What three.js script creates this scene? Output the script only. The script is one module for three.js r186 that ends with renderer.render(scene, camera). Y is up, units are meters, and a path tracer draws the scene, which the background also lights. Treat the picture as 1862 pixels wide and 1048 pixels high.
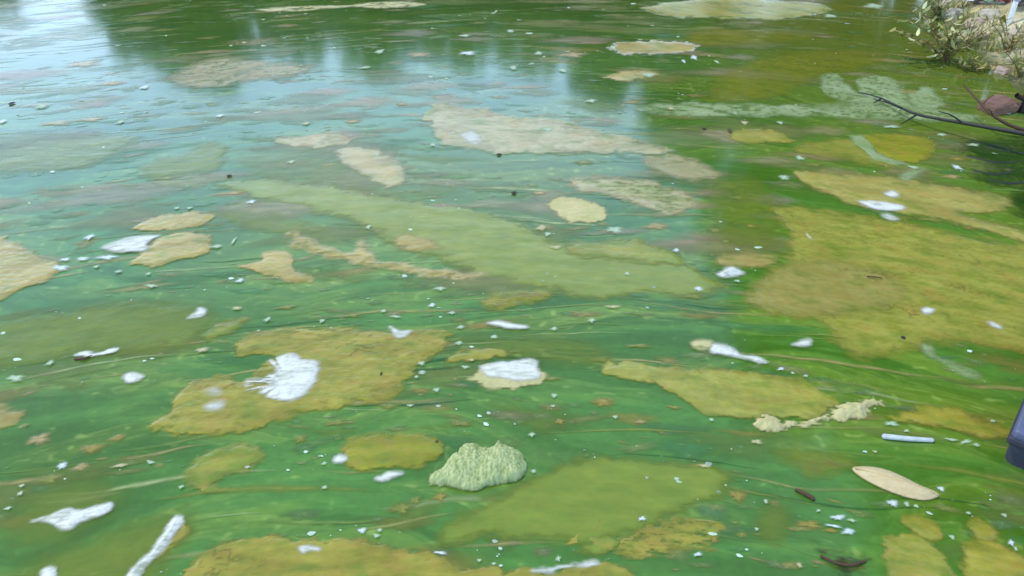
import * as THREE from 'three';
import { mergeGeometries } from 'three/addons/utils/BufferGeometryUtils.js';
import { RoundedBoxGeometry } from 'three/addons/geometries/RoundedBoxGeometry.js';

// ------------------------------------------------------------------ camera, sky, sun, exposure
const scene = new THREE.Scene();
const PITCH = 33, FOV = 40, EYE = 1.5;
const camera = new THREE.PerspectiveCamera(FOV, 1024 / 576, 0.05, 400);
camera.position.set(0, EYE, 0);
camera.rotation.set(-PITCH * Math.PI / 180, 0, 0);
scene.add(camera);
const renderer = new THREE.WebGLRenderer({ antialias: true });
renderer.toneMapping = THREE.LinearToneMapping;
renderer.toneMappingExposure = 0.79;
renderer.shadowMap.enabled = true;

// ------------------------------------------------------------------ noise
let seedState = 1234567;
function rnd() { seedState = (seedState + 0x6d2b79f5) | 0; let t = Math.imul(seedState ^ (seedState >>> 15), 1 | seedState); t = (t + Math.imul(t ^ (t >>> 7), 61 | t)) ^ t; return ((t ^ (t >>> 14)) >>> 0) / 4294967296; }
const rr = (a, b) => a + (b - a) * rnd();
const PERM = new Uint8Array(512);
{ const p = Array.from({ length: 256 }, (_, i) => i); for (let i = 255; i > 0; i--) { const j = Math.floor(rnd() * (i + 1)); const t = p[i]; p[i] = p[j]; p[j] = t; } for (let i = 0; i < 512; i++) PERM[i] = p[i & 255]; }
const GX = new Float32Array(256), GY = new Float32Array(256);
for (let i = 0; i < 256; i++) { GX[i] = Math.cos(i * 2.399963); GY[i] = Math.sin(i * 2.399963); }
function noise(x, y) {                                              // gradient noise, about -0.7 .. 0.7
  const xi = Math.floor(x), yi = Math.floor(y), fx = x - xi, fy = y - yi, X = xi & 255, Y = yi & 255;
  const u = fx * fx * fx * (fx * (fx * 6 - 15) + 10), v = fy * fy * fy * (fy * (fy * 6 - 15) + 10);
  const a = PERM[PERM[X] + Y], b = PERM[PERM[X + 1] + Y], c = PERM[PERM[X] + Y + 1], d = PERM[PERM[X + 1] + Y + 1];
  const na = GX[a] * fx + GY[a] * fy, nb = GX[b] * (fx - 1) + GY[b] * fy, nc = GX[c] * fx + GY[c] * (fy - 1), nd = GX[d] * (fx - 1) + GY[d] * (fy - 1);
  return na + u * (nb - na) + v * (nc - na + u * (na - nb - nc + nd));
}
function fbm(x, y, n = 4) { let s = 0, a = 0.5, f = 1; for (let i = 0; i < n; i++) { s += a * noise(x * f + i * 17.3, y * f - i * 9.1); a *= 0.5; f *= 2.03; } return s * 1.7; }
const sst = (a, b, x) => { const t = Math.min(1, Math.max(0, (x - a) / (b - a))); return t * t * (3 - 2 * t); };
const mix3 = (a, b, t) => [a[0] + (b[0] - a[0]) * t, a[1] + (b[1] - a[1]) * t, a[2] + (b[2] - a[2]) * t];
const lin = (r, g, b) => [r, g, b].map((c) => { c /= 255; return c <= 0.04045 ? c / 12.92 : ((c + 0.055) / 1.055) ** 2.4; });
const col = (r, g, b) => new THREE.Color().setRGB(...lin(r, g, b));

// sky: hazy summer blue, paler towards the horizon, a few thin clouds
{
  const W = 512, H = 256, d = new Float32Array(W * H * 4), K = 2.3;
  for (let j = 0; j < H; j++) for (let i = 0; i < W; i++) {
    const e = ((j + 0.5) / H - 0.5) * Math.PI, az = (i / W) * Math.PI * 2, s = Math.max(0, Math.sin(e));
    let c = mix3([0.60, 0.77, 1.0], [0.38, 0.64, 1.0], sst(0.08, 0.45, s));
    c = mix3(c, [0.24, 0.48, 0.88], sst(0.4, 1, s));
    const px = Math.cos(az) * Math.cos(e) / (s + 0.25), pz = Math.sin(az) * Math.cos(e) / (s + 0.25);
    const cl = sst(0.12, 0.6, fbm(px * 1.1 + 4, pz * 1.1 - 2, 5)) * 0.3;
    c = mix3(c, [0.95, 0.96, 0.97], cl);
    const hz = 2.1 - 1.6 * sst(0.17, 0.64, s); c = c.map((v) => v * hz);
    const o = (j * W + i) * 4; d[o] = c[0] * K; d[o + 1] = c[1] * K; d[o + 2] = c[2] * K; d[o + 3] = 1;
  }
  const sky = new THREE.DataTexture(d, W, H, THREE.RGBAFormat, THREE.FloatType);
  sky.mapping = THREE.EquirectangularReflectionMapping; sky.magFilter = THREE.LinearFilter; sky.wrapS = THREE.RepeatWrapping; sky.needsUpdate = true;
  scene.background = sky; scene.environment = sky;
}
const sun = new THREE.DirectionalLight(col(255, 244, 226), 3.0);
sun.position.set(-14, 26, -9); sun.target.position.set(0, 0, -4);
sun.castShadow = true; sun.shadow.mapSize.set(2048, 2048); sun.shadow.radius = 3;
Object.assign(sun.shadow.camera, { left: -14, right: 14, top: 14, bottom: -14, near: 1, far: 70 });
scene.add(sun, sun.target);

// ------------------------------------------------------------------ where a sight line of the survey meets the water
const PR = PITCH * Math.PI / 180, FPX = 524 / Math.tan(FOV / 2 * Math.PI / 180);
function ray(px, py) { const a = (px - 931) / FPX, b = (524 - py) / FPX; return [a, -Math.sin(PR) + b * Math.cos(PR), -Math.cos(PR) - b * Math.sin(PR)]; }
function onWater(px, py) { const d = ray(px, py), t = EYE / -d[1]; return [d[0] * t, d[2] * t]; }
function metresPerPx(px, py) { const d = ray(px, py), t = EYE / -d[1]; return t / FPX; }           // across
function slant(px, py) { const d = ray(px, py); return Math.hypot(...d) / -d[1]; }                  // depth is seen this much shorter

// ------------------------------------------------------------------ names, labels
const used = new Map();
function numbered(n) { const k = used.get(n) || 0; used.set(n, k + 1); return k ? n + '_' + String(k).padStart(3, '0') : n; }
function tag(o, label, category, group) { o.userData = { label, category }; if (group) o.userData.group = group; return o; }
function add(o, name, label, category, group) { o.name = numbered(name); tag(o, label, category, group); scene.add(o); return o; }
function mesh(name, g, m, parent) { const o = new THREE.Mesh(g, m); o.name = name; o.castShadow = o.receiveShadow = true; if (parent) parent.add(o); return o; }
function base(name, label, category, x, y, z, group) { const o = new THREE.Group(); o.position.set(x, y, z); return add(o, name, label, category, group); }
function structure(name, g, m) { const o = mesh(name, g, m, scene); o.userData.kind = 'structure'; return o; }

// ------------------------------------------------------------------ textures
function dataTex(W, H, f, srgb = false) {
  const d = new Uint8Array(W * H * 4);
  for (let j = 0; j < H; j++) for (let i = 0; i < W; i++) { const c = f(i / W, j / H), o = (j * W + i) * 4; d[o] = c[0]; d[o + 1] = c[1]; d[o + 2] = c[2]; d[o + 3] = 255; }
  const t = new THREE.DataTexture(d, W, H, THREE.RGBAFormat); t.wrapS = t.wrapT = THREE.RepeatWrapping; t.magFilter = THREE.LinearFilter; t.minFilter = THREE.LinearMipmapLinearFilter; t.generateMipmaps = true;
  if (srgb) t.colorSpace = THREE.SRGBColorSpace; t.needsUpdate = true; return t;
}
function tileable(f, S) {                                           // blends a field with shifted copies so that it repeats without a seam; S = period
  return (u, v) => { const x = u * S, y = v * S, a = u, b = v; return (f(x, y) * (1 - a) + f(x - S, y) * a) * (1 - b) + (f(x, y - S) * (1 - a) + f(x - S, y - S) * a) * b; };
}
const grain = tileable((x, y) => fbm(x, y * 1.4, 5), 14);
const grainTex = dataTex(768, 768, (u, v) => { const n = grain(u, v) * 1.6; const g = 216 + 26 * n; const c = Math.max(70, Math.min(255, g)); return [c, c, Math.max(60, Math.min(255, c - 12 * n))]; });
const bumpTex = dataTex(768, 768, (u, v) => { const c = Math.max(0, Math.min(255, 128 + 150 * grain(u, v))); return [c, c, c]; });
const rip = tileable((x, y) => fbm(x * 0.8, y * 1.5, 4), 16);
const rippleTex = dataTex(768, 768, (u, v) => { const c = Math.max(0, Math.min(255, 128 + 160 * rip(u, v))); return [c, c, c]; });
const tx = (t, s) => { const c = t.clone(); c.repeat.set(s, s); c.needsUpdate = true; return c; };

// pigment of the water: green bloom with olive streaks drawn out along the drift
const REFLECT_DARK = lin(56, 76, 32), OCHRE = lin(108, 112, 38), DEEP = lin(68, 106, 28), MID = lin(86, 132, 50), OLIVE = lin(116, 138, 44), PALE = lin(166, 182, 92);
function pigment(x, z) {
  const v = z - 0.11 * x * x / (1 + 0.05 * x * x), w1 = fbm(x * 0.7 + 3, z * 0.9, 3), w2 = fbm(x * 0.7 - 8, z * 0.9 + 5, 3);
  const u = x + 0.5 * w1, q = v + 0.42 * w2;
  const body = fbm(u * 0.8, q * 1.7, 3), s1 = fbm(u * 1.3 + 20, q * 5.5 + 7, 4), s2 = fbm(u * 2.6 - 11, q * 17, 3), s3 = noise(x * 26, z * 34), s4 = noise(x * 61 + 9, z * 75);
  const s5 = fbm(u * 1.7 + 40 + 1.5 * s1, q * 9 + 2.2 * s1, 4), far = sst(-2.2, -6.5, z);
  let c = mix3(DEEP, MID, sst(-0.45, 0.45, body + 0.4 * s2 + 0.5 * s5));
  c = mix3(c, OLIVE, sst(-0.12, 0.45, s1 + 0.3 * s2 + 0.2 * s5) * (0.5 + 0.2 * sst(0, 2, x)));
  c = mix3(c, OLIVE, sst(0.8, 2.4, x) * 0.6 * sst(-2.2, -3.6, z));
  const l1 = 1 - Math.abs(s5) * 9, l2 = 1 - Math.abs(s2 + 0.5 * s5) * 7; if (l1 > 0) c = mix3(c, PALE, l1 * 0.2 * sst(-0.3, 0.3, s1)); if (l2 > 0) c = mix3(c, DEEP, l2 * 0.3);
  c = mix3(c, PALE, sst(0.34, 0.62, s3 + 0.35 * s1) * 0.35);
  c = mix3(c, REFLECT_DARK, 0.62 * far);  // far water darkened in its colour to deepen the tree reflection
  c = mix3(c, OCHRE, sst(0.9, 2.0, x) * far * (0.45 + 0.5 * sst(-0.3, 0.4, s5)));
  const k = 1 + 0.12 * s3 + 0.12 * s4 + 0.1 * s2;
  return [c[0] * k, c[1] * k, c[2] * k];
}
const toByte = (c) => { c = Math.max(0, Math.min(1, c)); return Math.round(255 * (c <= 0.0031308 ? 12.92 * c : 1.055 * c ** (1 / 2.4) - 0.055)); };
function pigmentTex(x0, x1, z0, z1, W, H) { const t = dataTex(W, H, (u, v) => pigment(x0 + (x1 - x0) * u, z1 + (z0 - z1) * v).map(toByte), true); t.wrapS = t.wrapT = THREE.ClampToEdgeWrapping; return t; }   // v grows away from the viewer

// ------------------------------------------------------------------ the pond surface
const waterMat = (map, ripS) => { const m = new THREE.MeshPhysicalMaterial({ map, roughness: 0.09, ior: 1.6, bumpMap: tx(rippleTex, 1), bumpScale: 0.00028 }); m.bumpMap.channel = 1; return m; };
{
  const pos = [], uv = [], uv1 = [], idx = [], groups = [];
  const quad = (x0, x1, z0, z1, X0, X1, Z0, Z1) => {                // z0 far, z1 near; the texture covers X0..X1, Z0..Z1
    const b = pos.length / 3;
    for (const [x, z] of [[x0, z1], [x1, z1], [x1, z0], [x0, z0]]) { pos.push(x, 0, z); uv.push((x - X0) / (X1 - X0), (Z1 - z) / (Z1 - Z0)); uv1.push(x / 1.7, z / 1.7); }
    idx.push(b, b + 1, b + 2, b, b + 2, b + 3);
  };
  const A = [-2.8, 2.8, -2.9, -0.6], B = [-5.4, 5.4, -7.6, -2.9], O = [-26, 26, -30, 4];
  quad(...A, ...A); groups.push([0, 6, 0]);
  quad(...B, ...B); groups.push([6, 6, 1]);
  const s = idx.length;
  for (const q of [[-26, 26, -30, -7.6], [-26, -5.4, -7.6, -2.9], [5.4, 26, -7.6, -2.9], [-26, -2.8, -2.9, -0.6], [2.8, 26, -2.9, -0.6], [-26, 26, -0.6, 4]]) quad(...q, ...O);
  groups.push([s, idx.length - s, 2]);
  const g = new THREE.BufferGeometry();
  g.setAttribute('position', new THREE.Float32BufferAttribute(pos, 3)); g.setAttribute('uv', new THREE.Float32BufferAttribute(uv, 2)); g.setAttribute('uv1', new THREE.Float32BufferAttribute(uv1, 2));
  g.setIndex(idx); g.computeVertexNormals(); for (const q of groups) g.addGroup(...q);
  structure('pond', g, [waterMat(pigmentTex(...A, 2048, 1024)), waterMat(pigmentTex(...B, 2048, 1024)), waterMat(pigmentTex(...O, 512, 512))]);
}

// ------------------------------------------------------------------ banks: one sheet of ground with the pond's basin in it
const SHORE = [[-17, -1.2], [-18, -10], [-15, -20], [-7, -23], [1, -22], [5, -17], [4.1, -11], [3.5, -7.4], [3.22, -6.3], [3.02, -5.4], [2.9, -4.75], [2.86, -4.2], [3.15, -3.4], [3.3, -2.2], [3.0, -0.8], [1.6, -0.35], [-3, -0.3], [-10, -0.4]];
function polyDist(poly, x, z) {                                     // positive inside
  let d2 = 1e9, inside = false;
  for (let i = 0, j = poly.length - 1; i < poly.length; j = i++) {
    const ax = poly[j][0], az = poly[j][1], bx = poly[i][0], bz = poly[i][1], ex = bx - ax, ez = bz - az, wx = x - ax, wz = z - az;
    const t = Math.max(0, Math.min(1, (wx * ex + wz * ez) / (ex * ex + ez * ez || 1e-12))), dx = wx - ex * t, dz = wz - ez * t, q = dx * dx + dz * dz;
    if (q < d2) d2 = q;
    if ((az > z) !== (bz > z) && x < ax + (z - az) / (bz - az) * ex) inside = !inside;
  }
  return (inside ? 1 : -1) * Math.sqrt(d2);
}
function groundHeight(x, z) {
  const d = -polyDist(SHORE, x, z) + 0.08 * fbm(x * 2.2, z * 2.2, 3);
  if (d < 0) return -0.35 * sst(0, 0.6, -d);
  return 0.16 * sst(0, 0.5, d) + 0.5 * sst(0.3, 3, d) + 0.9 * sst(2, 12, d) + (0.05 * fbm(x * 3, z * 3, 4) + 0.25 * fbm(x * 0.25, z * 0.25, 3)) * sst(0, 0.7, d) * (Math.hypot(x, z) < 2 ? 0.2 : 1);
}
function onGround(px, py) {                                         // where a sight line meets the bank or the water
  const d = ray(px, py);
  for (let t = 0.8; t < 40; t += 0.01) { const x = d[0] * t, y = EYE + d[1] * t, z = d[2] * t; if (y <= Math.max(0, groundHeight(x, z))) return [x, y, z]; }
  const t = 40; return [d[0] * t, 0, d[2] * t];
}
{
  const N = 230, pos = [], cl = [], uv = [], idx = [];
  const map = (s, c, near) => c + near * s + Math.sign(s) * Math.abs(s) ** 5 * 150;
  for (let j = 0; j <= N; j++) for (let i = 0; i <= N; i++) {
    const x = map(i / N * 2 - 1, 3.6, 7), z = map(j / N * 2 - 1, -5.6, 7), h = groundHeight(x, z);
    pos.push(x, h, z); uv.push(x / 1.3, z / 1.3);
    const a = fbm(x * 1.6, z * 1.6, 4), b = fbm(x * 6 + 9, z * 6, 3);
    let c = mix3(lin(236, 222, 186), lin(204, 182, 142), sst(-0.3, 0.4, a));
    c = mix3(c, lin(150, 146, 84), sst(0.02, 0.4, b) * 0.45);
    const d = -polyDist(SHORE, x, z);
    c = mix3(c, mix3(lin(104, 116, 56), lin(136, 134, 76), sst(-0.3, 0.4, a)), sst(1.6, 3.4, d + 0.8 * a) * 0.9);
    c = mix3(lin(92, 98, 48), c, sst(0.0, 0.22, d + 0.1 * b));       // wet, weedy rim
    cl.push(...c);
  }
  for (let j = 0; j < N; j++) for (let i = 0; i < N; i++) { const a = j * (N + 1) + i; idx.push(a, a + N + 1, a + 1, a + 1, a + N + 1, a + N + 2); }
  const g = new THREE.BufferGeometry();
  g.setAttribute('position', new THREE.Float32BufferAttribute(pos, 3)); g.setAttribute('color', new THREE.Float32BufferAttribute(cl, 3)); g.setAttribute('uv', new THREE.Float32BufferAttribute(uv, 2));
  g.setIndex(idx); g.computeVertexNormals();
  structure('ground', g, new THREE.MeshStandardMaterial({ vertexColors: true, map: grainTex, bumpMap: bumpTex, bumpScale: 0.03, roughness: 0.95 }));
}

// ------------------------------------------------------------------ trees round the pond
const barkMat = new THREE.MeshStandardMaterial({ color: col(92, 78, 60), roughness: 0.95, bumpMap: bumpTex, bumpScale: 0.02 });
const leafMat = (c) => new THREE.MeshPhysicalMaterial({ color: c, vertexColors: true, roughness: 0.75, transmission: 0.3, thickness: 0, side: THREE.DoubleSide });
const crownMats = [leafMat(col(88, 112, 42)), leafMat(col(70, 98, 38)), leafMat(col(104, 118, 48))];
function limb(pts, r0, r1, seg = 8, rad = 7) {                      // tapered tube through points
  const cv = new THREE.CatmullRomCurve3(pts.map((p) => new THREE.Vector3(...p))), g = new THREE.TubeGeometry(cv, seg, 1, rad, false), p = g.attributes.position, c = new THREE.Vector3(), n = rad + 1;
  for (let i = 0; i <= seg; i++) { cv.getPointAt(i / seg, c); const r = r0 + (r1 - r0) * i / seg; for (let k = 0; k < n; k++) { const o = i * n + k; p.setXYZ(o, c.x + (p.getX(o) - c.x) * r, c.y + (p.getY(o) - c.y) * r, c.z + (p.getZ(o) - c.z) * r); } }
  g.computeVertexNormals(); return g;
}
function crownGeo(lobes, n, size) {
  const pos = [], nor = [], cl = [], idx = [], a = new THREE.Vector3(), t = new THREE.Vector3(), s = new THREE.Vector3(), nn = new THREE.Vector3();
  const vol = lobes.map((l) => l[3] * l[4] * l[5]), tot = vol.reduce((x, y) => x + y, 0);
  lobes.forEach((l, li) => {
    const m = Math.round(n * vol[li] / tot), tone = rr(0.75, 1.25);
    for (let k = 0; k < m; k++) {
      a.set(rr(-1, 1), rr(-1, 1), rr(-1, 1)).normalize(); const r = Math.cbrt(rr(0.15, 1));
      const lump = 1 + 0.25 * noise(a.x * 3 + li * 5, a.y * 3 + a.z * 2);
      const c = [l[0] + a.x * l[3] * r * lump, l[1] + a.y * l[4] * r * lump, l[2] + a.z * l[5] * r * lump];
      nn.set(a.x + rr(-0.7, 0.7), a.y + rr(-0.3, 1), a.z + rr(-0.7, 0.7)).normalize(); t.set(rr(-1, 1), rr(-1, 1), rr(-1, 1)).cross(nn).normalize(); s.crossVectors(nn, t);
      const w = size * rr(0.6, 1.2), b = pos.length / 3, k2 = tone * rr(0.75, 1.2);
      for (const [e, f] of [[-1, 0], [0, -0.55], [1, 0], [0, 0.55]]) { pos.push(c[0] + (t.x * e + s.x * f) * w, c[1] + (t.y * e + s.y * f) * w, c[2] + (t.z * e + s.z * f) * w); nor.push(nn.x, nn.y, nn.z); cl.push(k2, k2, k2 * 0.9); }
      idx.push(b, b + 1, b + 2, b, b + 2, b + 3);
    }
  });
  const g = new THREE.BufferGeometry();
  g.setAttribute('position', new THREE.Float32BufferAttribute(pos, 3)); g.setAttribute('normal', new THREE.Float32BufferAttribute(nor, 3)); g.setAttribute('color', new THREE.Float32BufferAttribute(cl, 3)); g.setIndex(idx); return g;
}
function tree(name, label, x, z, h, w, kind, n, size, group) {
  const t = base(name, label, 'tree', x, groundHeight(x, z) - 0.05, z, group);
  const limbs = [limb([[0, 0, 0], [0.05 * w, h * 0.25, 0.02], [-0.03 * w, h * 0.5, 0], [0, h * 0.85, 0]], 0.022 * w + 0.05, 0.02)];
  for (let k = 0; k < 6; k++) { const an = k * 2.4 + rr(0, 1), y = h * rr(0.22, 0.6); limbs.push(limb([[0, y, 0], [Math.cos(an) * w * 0.16, y + h * 0.1, Math.sin(an) * w * 0.16], [Math.cos(an) * w * 0.34, y + h * 0.2, Math.sin(an) * w * 0.34]], 0.012 * w + 0.01, 0.01, 5, 5)); }
  mesh('trunk', mergeGeometries(limbs), barkMat, t);
  const lobes = [];
  for (let k = 0; k < 11; k++) { const y = h * (0.2 + 0.75 * (k + 0.5) / 11), k2 = Math.sin(Math.PI * (0.16 + 0.78 * k / 11)), an = k * 2.4, r = w * rr(0.12, 0.24) * k2; lobes.push([Math.cos(an) * r, y * 0.98, Math.sin(an) * r, w * 0.3 * k2 + 0.15, h * 0.12, w * 0.3 * k2 + 0.15]); }
  mesh('crown', crownGeo(lobes, n, size), crownMats[kind], t);
  return t;
}
{
  const G = 'trees on the far bank';
  const far = [
    [-11.2, -24.6, 5.4, 2.6, 1, 'slim dark tree at the open left end of the far bank row'],
    [-9.3, -24.4, 6.3, 3.4, 1, 'tall dark tree second from the open left end of the far bank row'],
    [-6.7, -25.2, 5.6, 3.2, 0, 'round mid green tree between two dark trees on the far bank'],
    [-4.4, -25.6, 6.0, 3.6, 1, 'broad dark tree left of the middle of the far bank row'],
    [-1.6, -25.8, 5.8, 3.6, 0, 'broad mid green tree in the middle of the far bank row'],
    [0.8, -25.0, 5.7, 3.0, 2, 'yellowish green tree just right of the middle of the far bank row'],
    [3.0, -24.6, 6.6, 3.4, 1, 'dark tree near the right end of the far bank row'],
    [5.6, -22.6, 8.6, 4.4, 0, 'tallest tree of the far bank row, at its right corner'],
  ];
  for (const [x, z, h, w, k, label] of far) tree('far_tree', label, x, z, h * 1.07, w * 1.3, k, 3600, 0.24, G);
  tree('low_bush', 'low wide bush on the far bank under the open sky', -16.5, -25.6, 4.3, 4.4, 0, 1600, 0.24);
  tree('bank_bush', 'wide low bush below the tall trees on the right bank, nearest the far corner', 5.2, -13.2, 4.2, 3.4, 0, 3000, 0.17);
  tree('bank_bush', 'wide low bush at the foot of the tallest tree on the right bank', 5.6, -10.4, 4.0, 3.6, 1, 3000, 0.16);
  tree('bank_bush', 'low bush on the right bank behind the dry grass and litter', 6.0, -7.9, 3.2, 3.4, 1, 3000, 0.15);
  const R = 'tall trees on the right bank';
  tree('bank_tree', 'tall dense tree on the right bank nearest the open water', 5.0, -10.6, 8.6, 4.0, 1, 8000, 0.17, R);
  tree('bank_tree', 'taller spreading tree on the right bank behind the dry grass', 7.2, -8.8, 10.4, 5.2, 1, 8000, 0.17, R);
  tree('bank_tree', 'leafy tree at the far end of the right bank', 6.3, -13.5, 9.5, 3.6, 0, 5000, 0.18, R);
}

// ------------------------------------------------------------------ floating mats: one height field each, cut to its own outline
const bx = (t, s) => tx(t, s);
const skin = (o) => new THREE.MeshPhysicalMaterial({ vertexColors: true, transparent: true, ior: 1.5, ...o });
const FILM = {
  mat: skin({ map: tx(grainTex, 2.2), bumpMap: tx(bumpTex, 2.2), bumpScale: 0.0025, roughness: 0.17 }),
  soft: skin({ map: tx(grainTex, 1.1), bumpMap: tx(rippleTex, 0.6), bumpScale: 0.002, roughness: 0.12 }),
  foam: skin({ map: tx(grainTex, 7), bumpMap: tx(bumpTex, 8), bumpScale: 0.0012, roughness: 0.5 }),
  dry: skin({ bumpMap: tx(bumpTex, 4), bumpScale: 0.003, roughness: 0.75, map: tx(grainTex, 5) }),
};
const TONE = {                                                     // pigments (pairs that mottle into each other)
  olive: [lin(180, 168, 68), lin(158, 150, 54)], gold: [lin(168, 162, 48), lin(150, 152, 46)], tan: [lin(212, 184, 112), lin(188, 172, 88)], straw: [lin(196, 180, 104), lin(176, 166, 82)], weed: [lin(44, 76, 28), lin(62, 92, 34)],  // weed tone: dark green for the painted ripple shade
  pink: [lin(206, 188, 140), lin(186, 180, 122)], soft: [lin(142, 154, 54), lin(124, 144, 50)], sage: [lin(156, 162, 70), lin(136, 152, 62)], lime: [lin(180, 174, 82), lin(160, 160, 62)],
  cream: [lin(222, 206, 150), lin(190, 186, 120)], pale: [lin(192, 206, 156), lin(152, 176, 104)], white: [lin(246, 244, 236), lin(222, 222, 200)], leaf: [lin(226, 204, 156), lin(214, 190, 140)],
  clump: [lin(206, 212, 150), lin(140, 160, 88)], rust: [lin(150, 112, 60), lin(150, 140, 60)], dark: [lin(40, 34, 22), lin(60, 48, 28)],
};
function smoothLoop(pts) {                                          // rounded outline
  const out = [], n = pts.length;
  for (let i = 0; i < n; i++) {
    const p0 = pts[(i + n - 1) % n], p1 = pts[i], p2 = pts[(i + 1) % n], p3 = pts[(i + 2) % n];
    for (let k = 0; k < 4; k++) { const t = k / 4, t2 = t * t, t3 = t2 * t; out.push([0, 1].map((c) => 0.5 * (2 * p1[c] + (p2[c] - p0[c]) * t + (2 * p0[c] - 5 * p1[c] + 4 * p2[c] - p3[c]) * t2 + (3 * p1[c] - p0[c] - 3 * p2[c] + p3[c]) * t3))); }
  }
  return out;
}
let layer = 0; const VEIN = lin(96, 76, 34), WARM = lin(190, 152, 72);
// soft: width of the fading edge, rag: raggedness (both in survey pixels); thick in metres
function filmGeo(text, o) {
  const px = text.trim().split(/\s+/).map((s) => s.split(',').map(Number));
  const cx = px.reduce((s, p) => s + p[0], 0) / px.length, cy = px.reduce((s, p) => s + p[1], 0) / px.length;
  const m = metresPerPx(cx, cy), sl = slant(cx, cy), loop = smoothLoop(px.map((p) => onWater(p[0], p[1])));
  let x0 = 1e9, x1 = -1e9, z0 = 1e9, z1 = -1e9; for (const [x, z] of loop) { x0 = Math.min(x0, x); x1 = Math.max(x1, x); z0 = Math.min(z0, z); z1 = Math.max(z1, z); }
  const soft = (o.soft ?? 4) * m * 2.5, rag = (o.rag ?? 5) * m, pad = soft + rag + 2 * m, step = (o.cell ?? 2.5) * m, dz = step * Math.min(sl, 2.6);
  const ox = (x0 + x1) / 2, oz = (z0 + z1) / 2, nx = Math.ceil((x1 - x0 + 2 * pad) / step), nz = Math.ceil((z1 - z0 + 2 * pad) / dz);
  const pos = [], cl = [], uv = [], al = [], idx = [], [A, B] = TONE[o.tone], sd = layer * 3.7, thick = o.thick ?? 0.0016, y0 = 0.0016 + (o.lift ?? 0) + (layer++ % 40) * 0.00006;
  const f = 0.004 / m, veins = o.veins ?? 0, warp = (o.warp ?? 12) * m, fade = o.fade ?? ((o.m ?? 'mat') === 'mat' ? 0.38 : o.m === 'soft' ? 0.35 : 0), op = o.op ?? 1;
  for (let j = 0; j <= nz; j++) for (let i = 0; i <= nx; i++) {
    const x = x0 - pad + i * step, z = z0 - pad + j * dz, q = z - 0.11 * x * x, n1 = fbm(x * 3.4 * f + sd, q * 12 * f, 4), n2 = fbm(x * 10 * f - sd, q * 36 * f, 3);
    const wx = warp * fbm(x * 7 * f + 50 + sd, q * 7 * f, 3), wz = warp * 1.3 * fbm(x * 7 * f - 70, q * 7 * f + sd, 3);
    let d = polyDist(loop, x + wx, z + wz);
    d += rag * (1.5 * n1 + 1.1 * n2);
    let a = sst(-soft / 2, soft / 2, d);
    if (fade) a *= 1 - fade * sst(-0.25, 0.4, fbm(x * 2.2 * f + 9 - sd, q * 6 * f + sd, 4)) * (0.5 + 0.5 * sst(26 * m, 0, d));
    if (o.holes) a *= 1 - o.holes * sst(0.05, 0.45, fbm(x * 9 * f + sd * 2, q * 22 * f, 3)) * sst(6 * soft + 0.05, 0, d);
    if (o.fray) { const fx = (x - ox) / (x1 - x0), an = Math.atan2(z - oz - 0.03, x - ox - (x1 - x0) * 0.12); a *= 1 - sst(0.06, -0.22, fx) * sst(-0.25, 0.3, 0.8 * noise(an * 5.3, fx * 1.2) + 0.5 * noise(an * 17, fx * 2) + 0.3 * n2); }
    if (o.mott) a *= 1 - o.mott * sst(-0.1, 0.5, n2 + 0.6 * n1);
    let c = mix3(A, B, Math.min(1, Math.max(0, 0.5 + 0.9 * n1 + 0.55 * n2)));
    if ((o.m ?? 'mat') === 'mat') { const w = fbm(x * 4.5 * f - 40 + sd, q * 9 * f + sd, 4); c = mix3(c, WARM, 0.4 * sst(0.02, 0.5, w)); c = mix3(c, TONE.soft[1], 0.6 * sst(0.05, 0.5, -w)); }
    if (o.rim) c = mix3(c, TONE[o.rim][0], sst(9 * m, 0, d) * 0.6);
    if (o.core) c = mix3(c, TONE[o.core][0], sst(8 * m, 40 * m, d + 20 * m * n1) * 0.6);
    if (veins) { const v = fbm(x * 3.4 * f + 31 + sd, q * 5.5 * f, 4), k = 1 - Math.abs(v) * 16; if (k > 0 && d > 4 * m) c = mix3(c, VEIN, Math.min(0.75, k * veins * 1.7 * sst(0.08, 0.4, fbm(x * 1.9 * f + 3 - sd, q * 4 * f + 11, 3)))); const k2 = sst(0.3, 0.5, n2 - 0.2 * n1); c = mix3(c, TONE.rust[1], k2 * veins * 0.5); }
    let y = y0 + thick * sst(0, (o.round ?? 14) * m, d) * (1 + 0.25 * n2);
    if (o.tuft) { const t = 1 - Math.abs(fbm(x * 26 + sd, z * 15, 3)) * 2.4, t2 = noise(x * 150, z * 120) + 0.5 * noise(x * 290, z * 230); y += o.tuft * (t * 0.45 + t2 * 0.4) * sst(0, 14 * m, d); const k = 0.5 + 0.6 * t2 + 0.5 * (t - 0.5); c = mix3(B, A, Math.max(0, Math.min(1, k))); }
    if (o.profile) y += o.profile(x, z, d);
    pos.push(x - ox, y, z - oz); cl.push(...c, Math.min(1, a * op)); uv.push(x, z); al.push(a);
  }
  const W = nx + 1;
  for (let j = 0; j < nz; j++) for (let i = 0; i < nx; i++) { const a = j * W + i; if (Math.max(al[a], al[a + 1], al[a + W], al[a + W + 1]) > 0.015) idx.push(a, a + W, a + 1, a + 1, a + W, a + W + 1); }
  const map = new Int32Array(al.length).fill(-1), P = [], C = [], U = [], I = idx.map((k) => { if (map[k] < 0) { map[k] = P.length / 3; P.push(pos[3 * k], pos[3 * k + 1], pos[3 * k + 2]); C.push(cl[4 * k], cl[4 * k + 1], cl[4 * k + 2], cl[4 * k + 3]); U.push(uv[2 * k], uv[2 * k + 1]); } return map[k]; });
  const g = new THREE.BufferGeometry();
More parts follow.
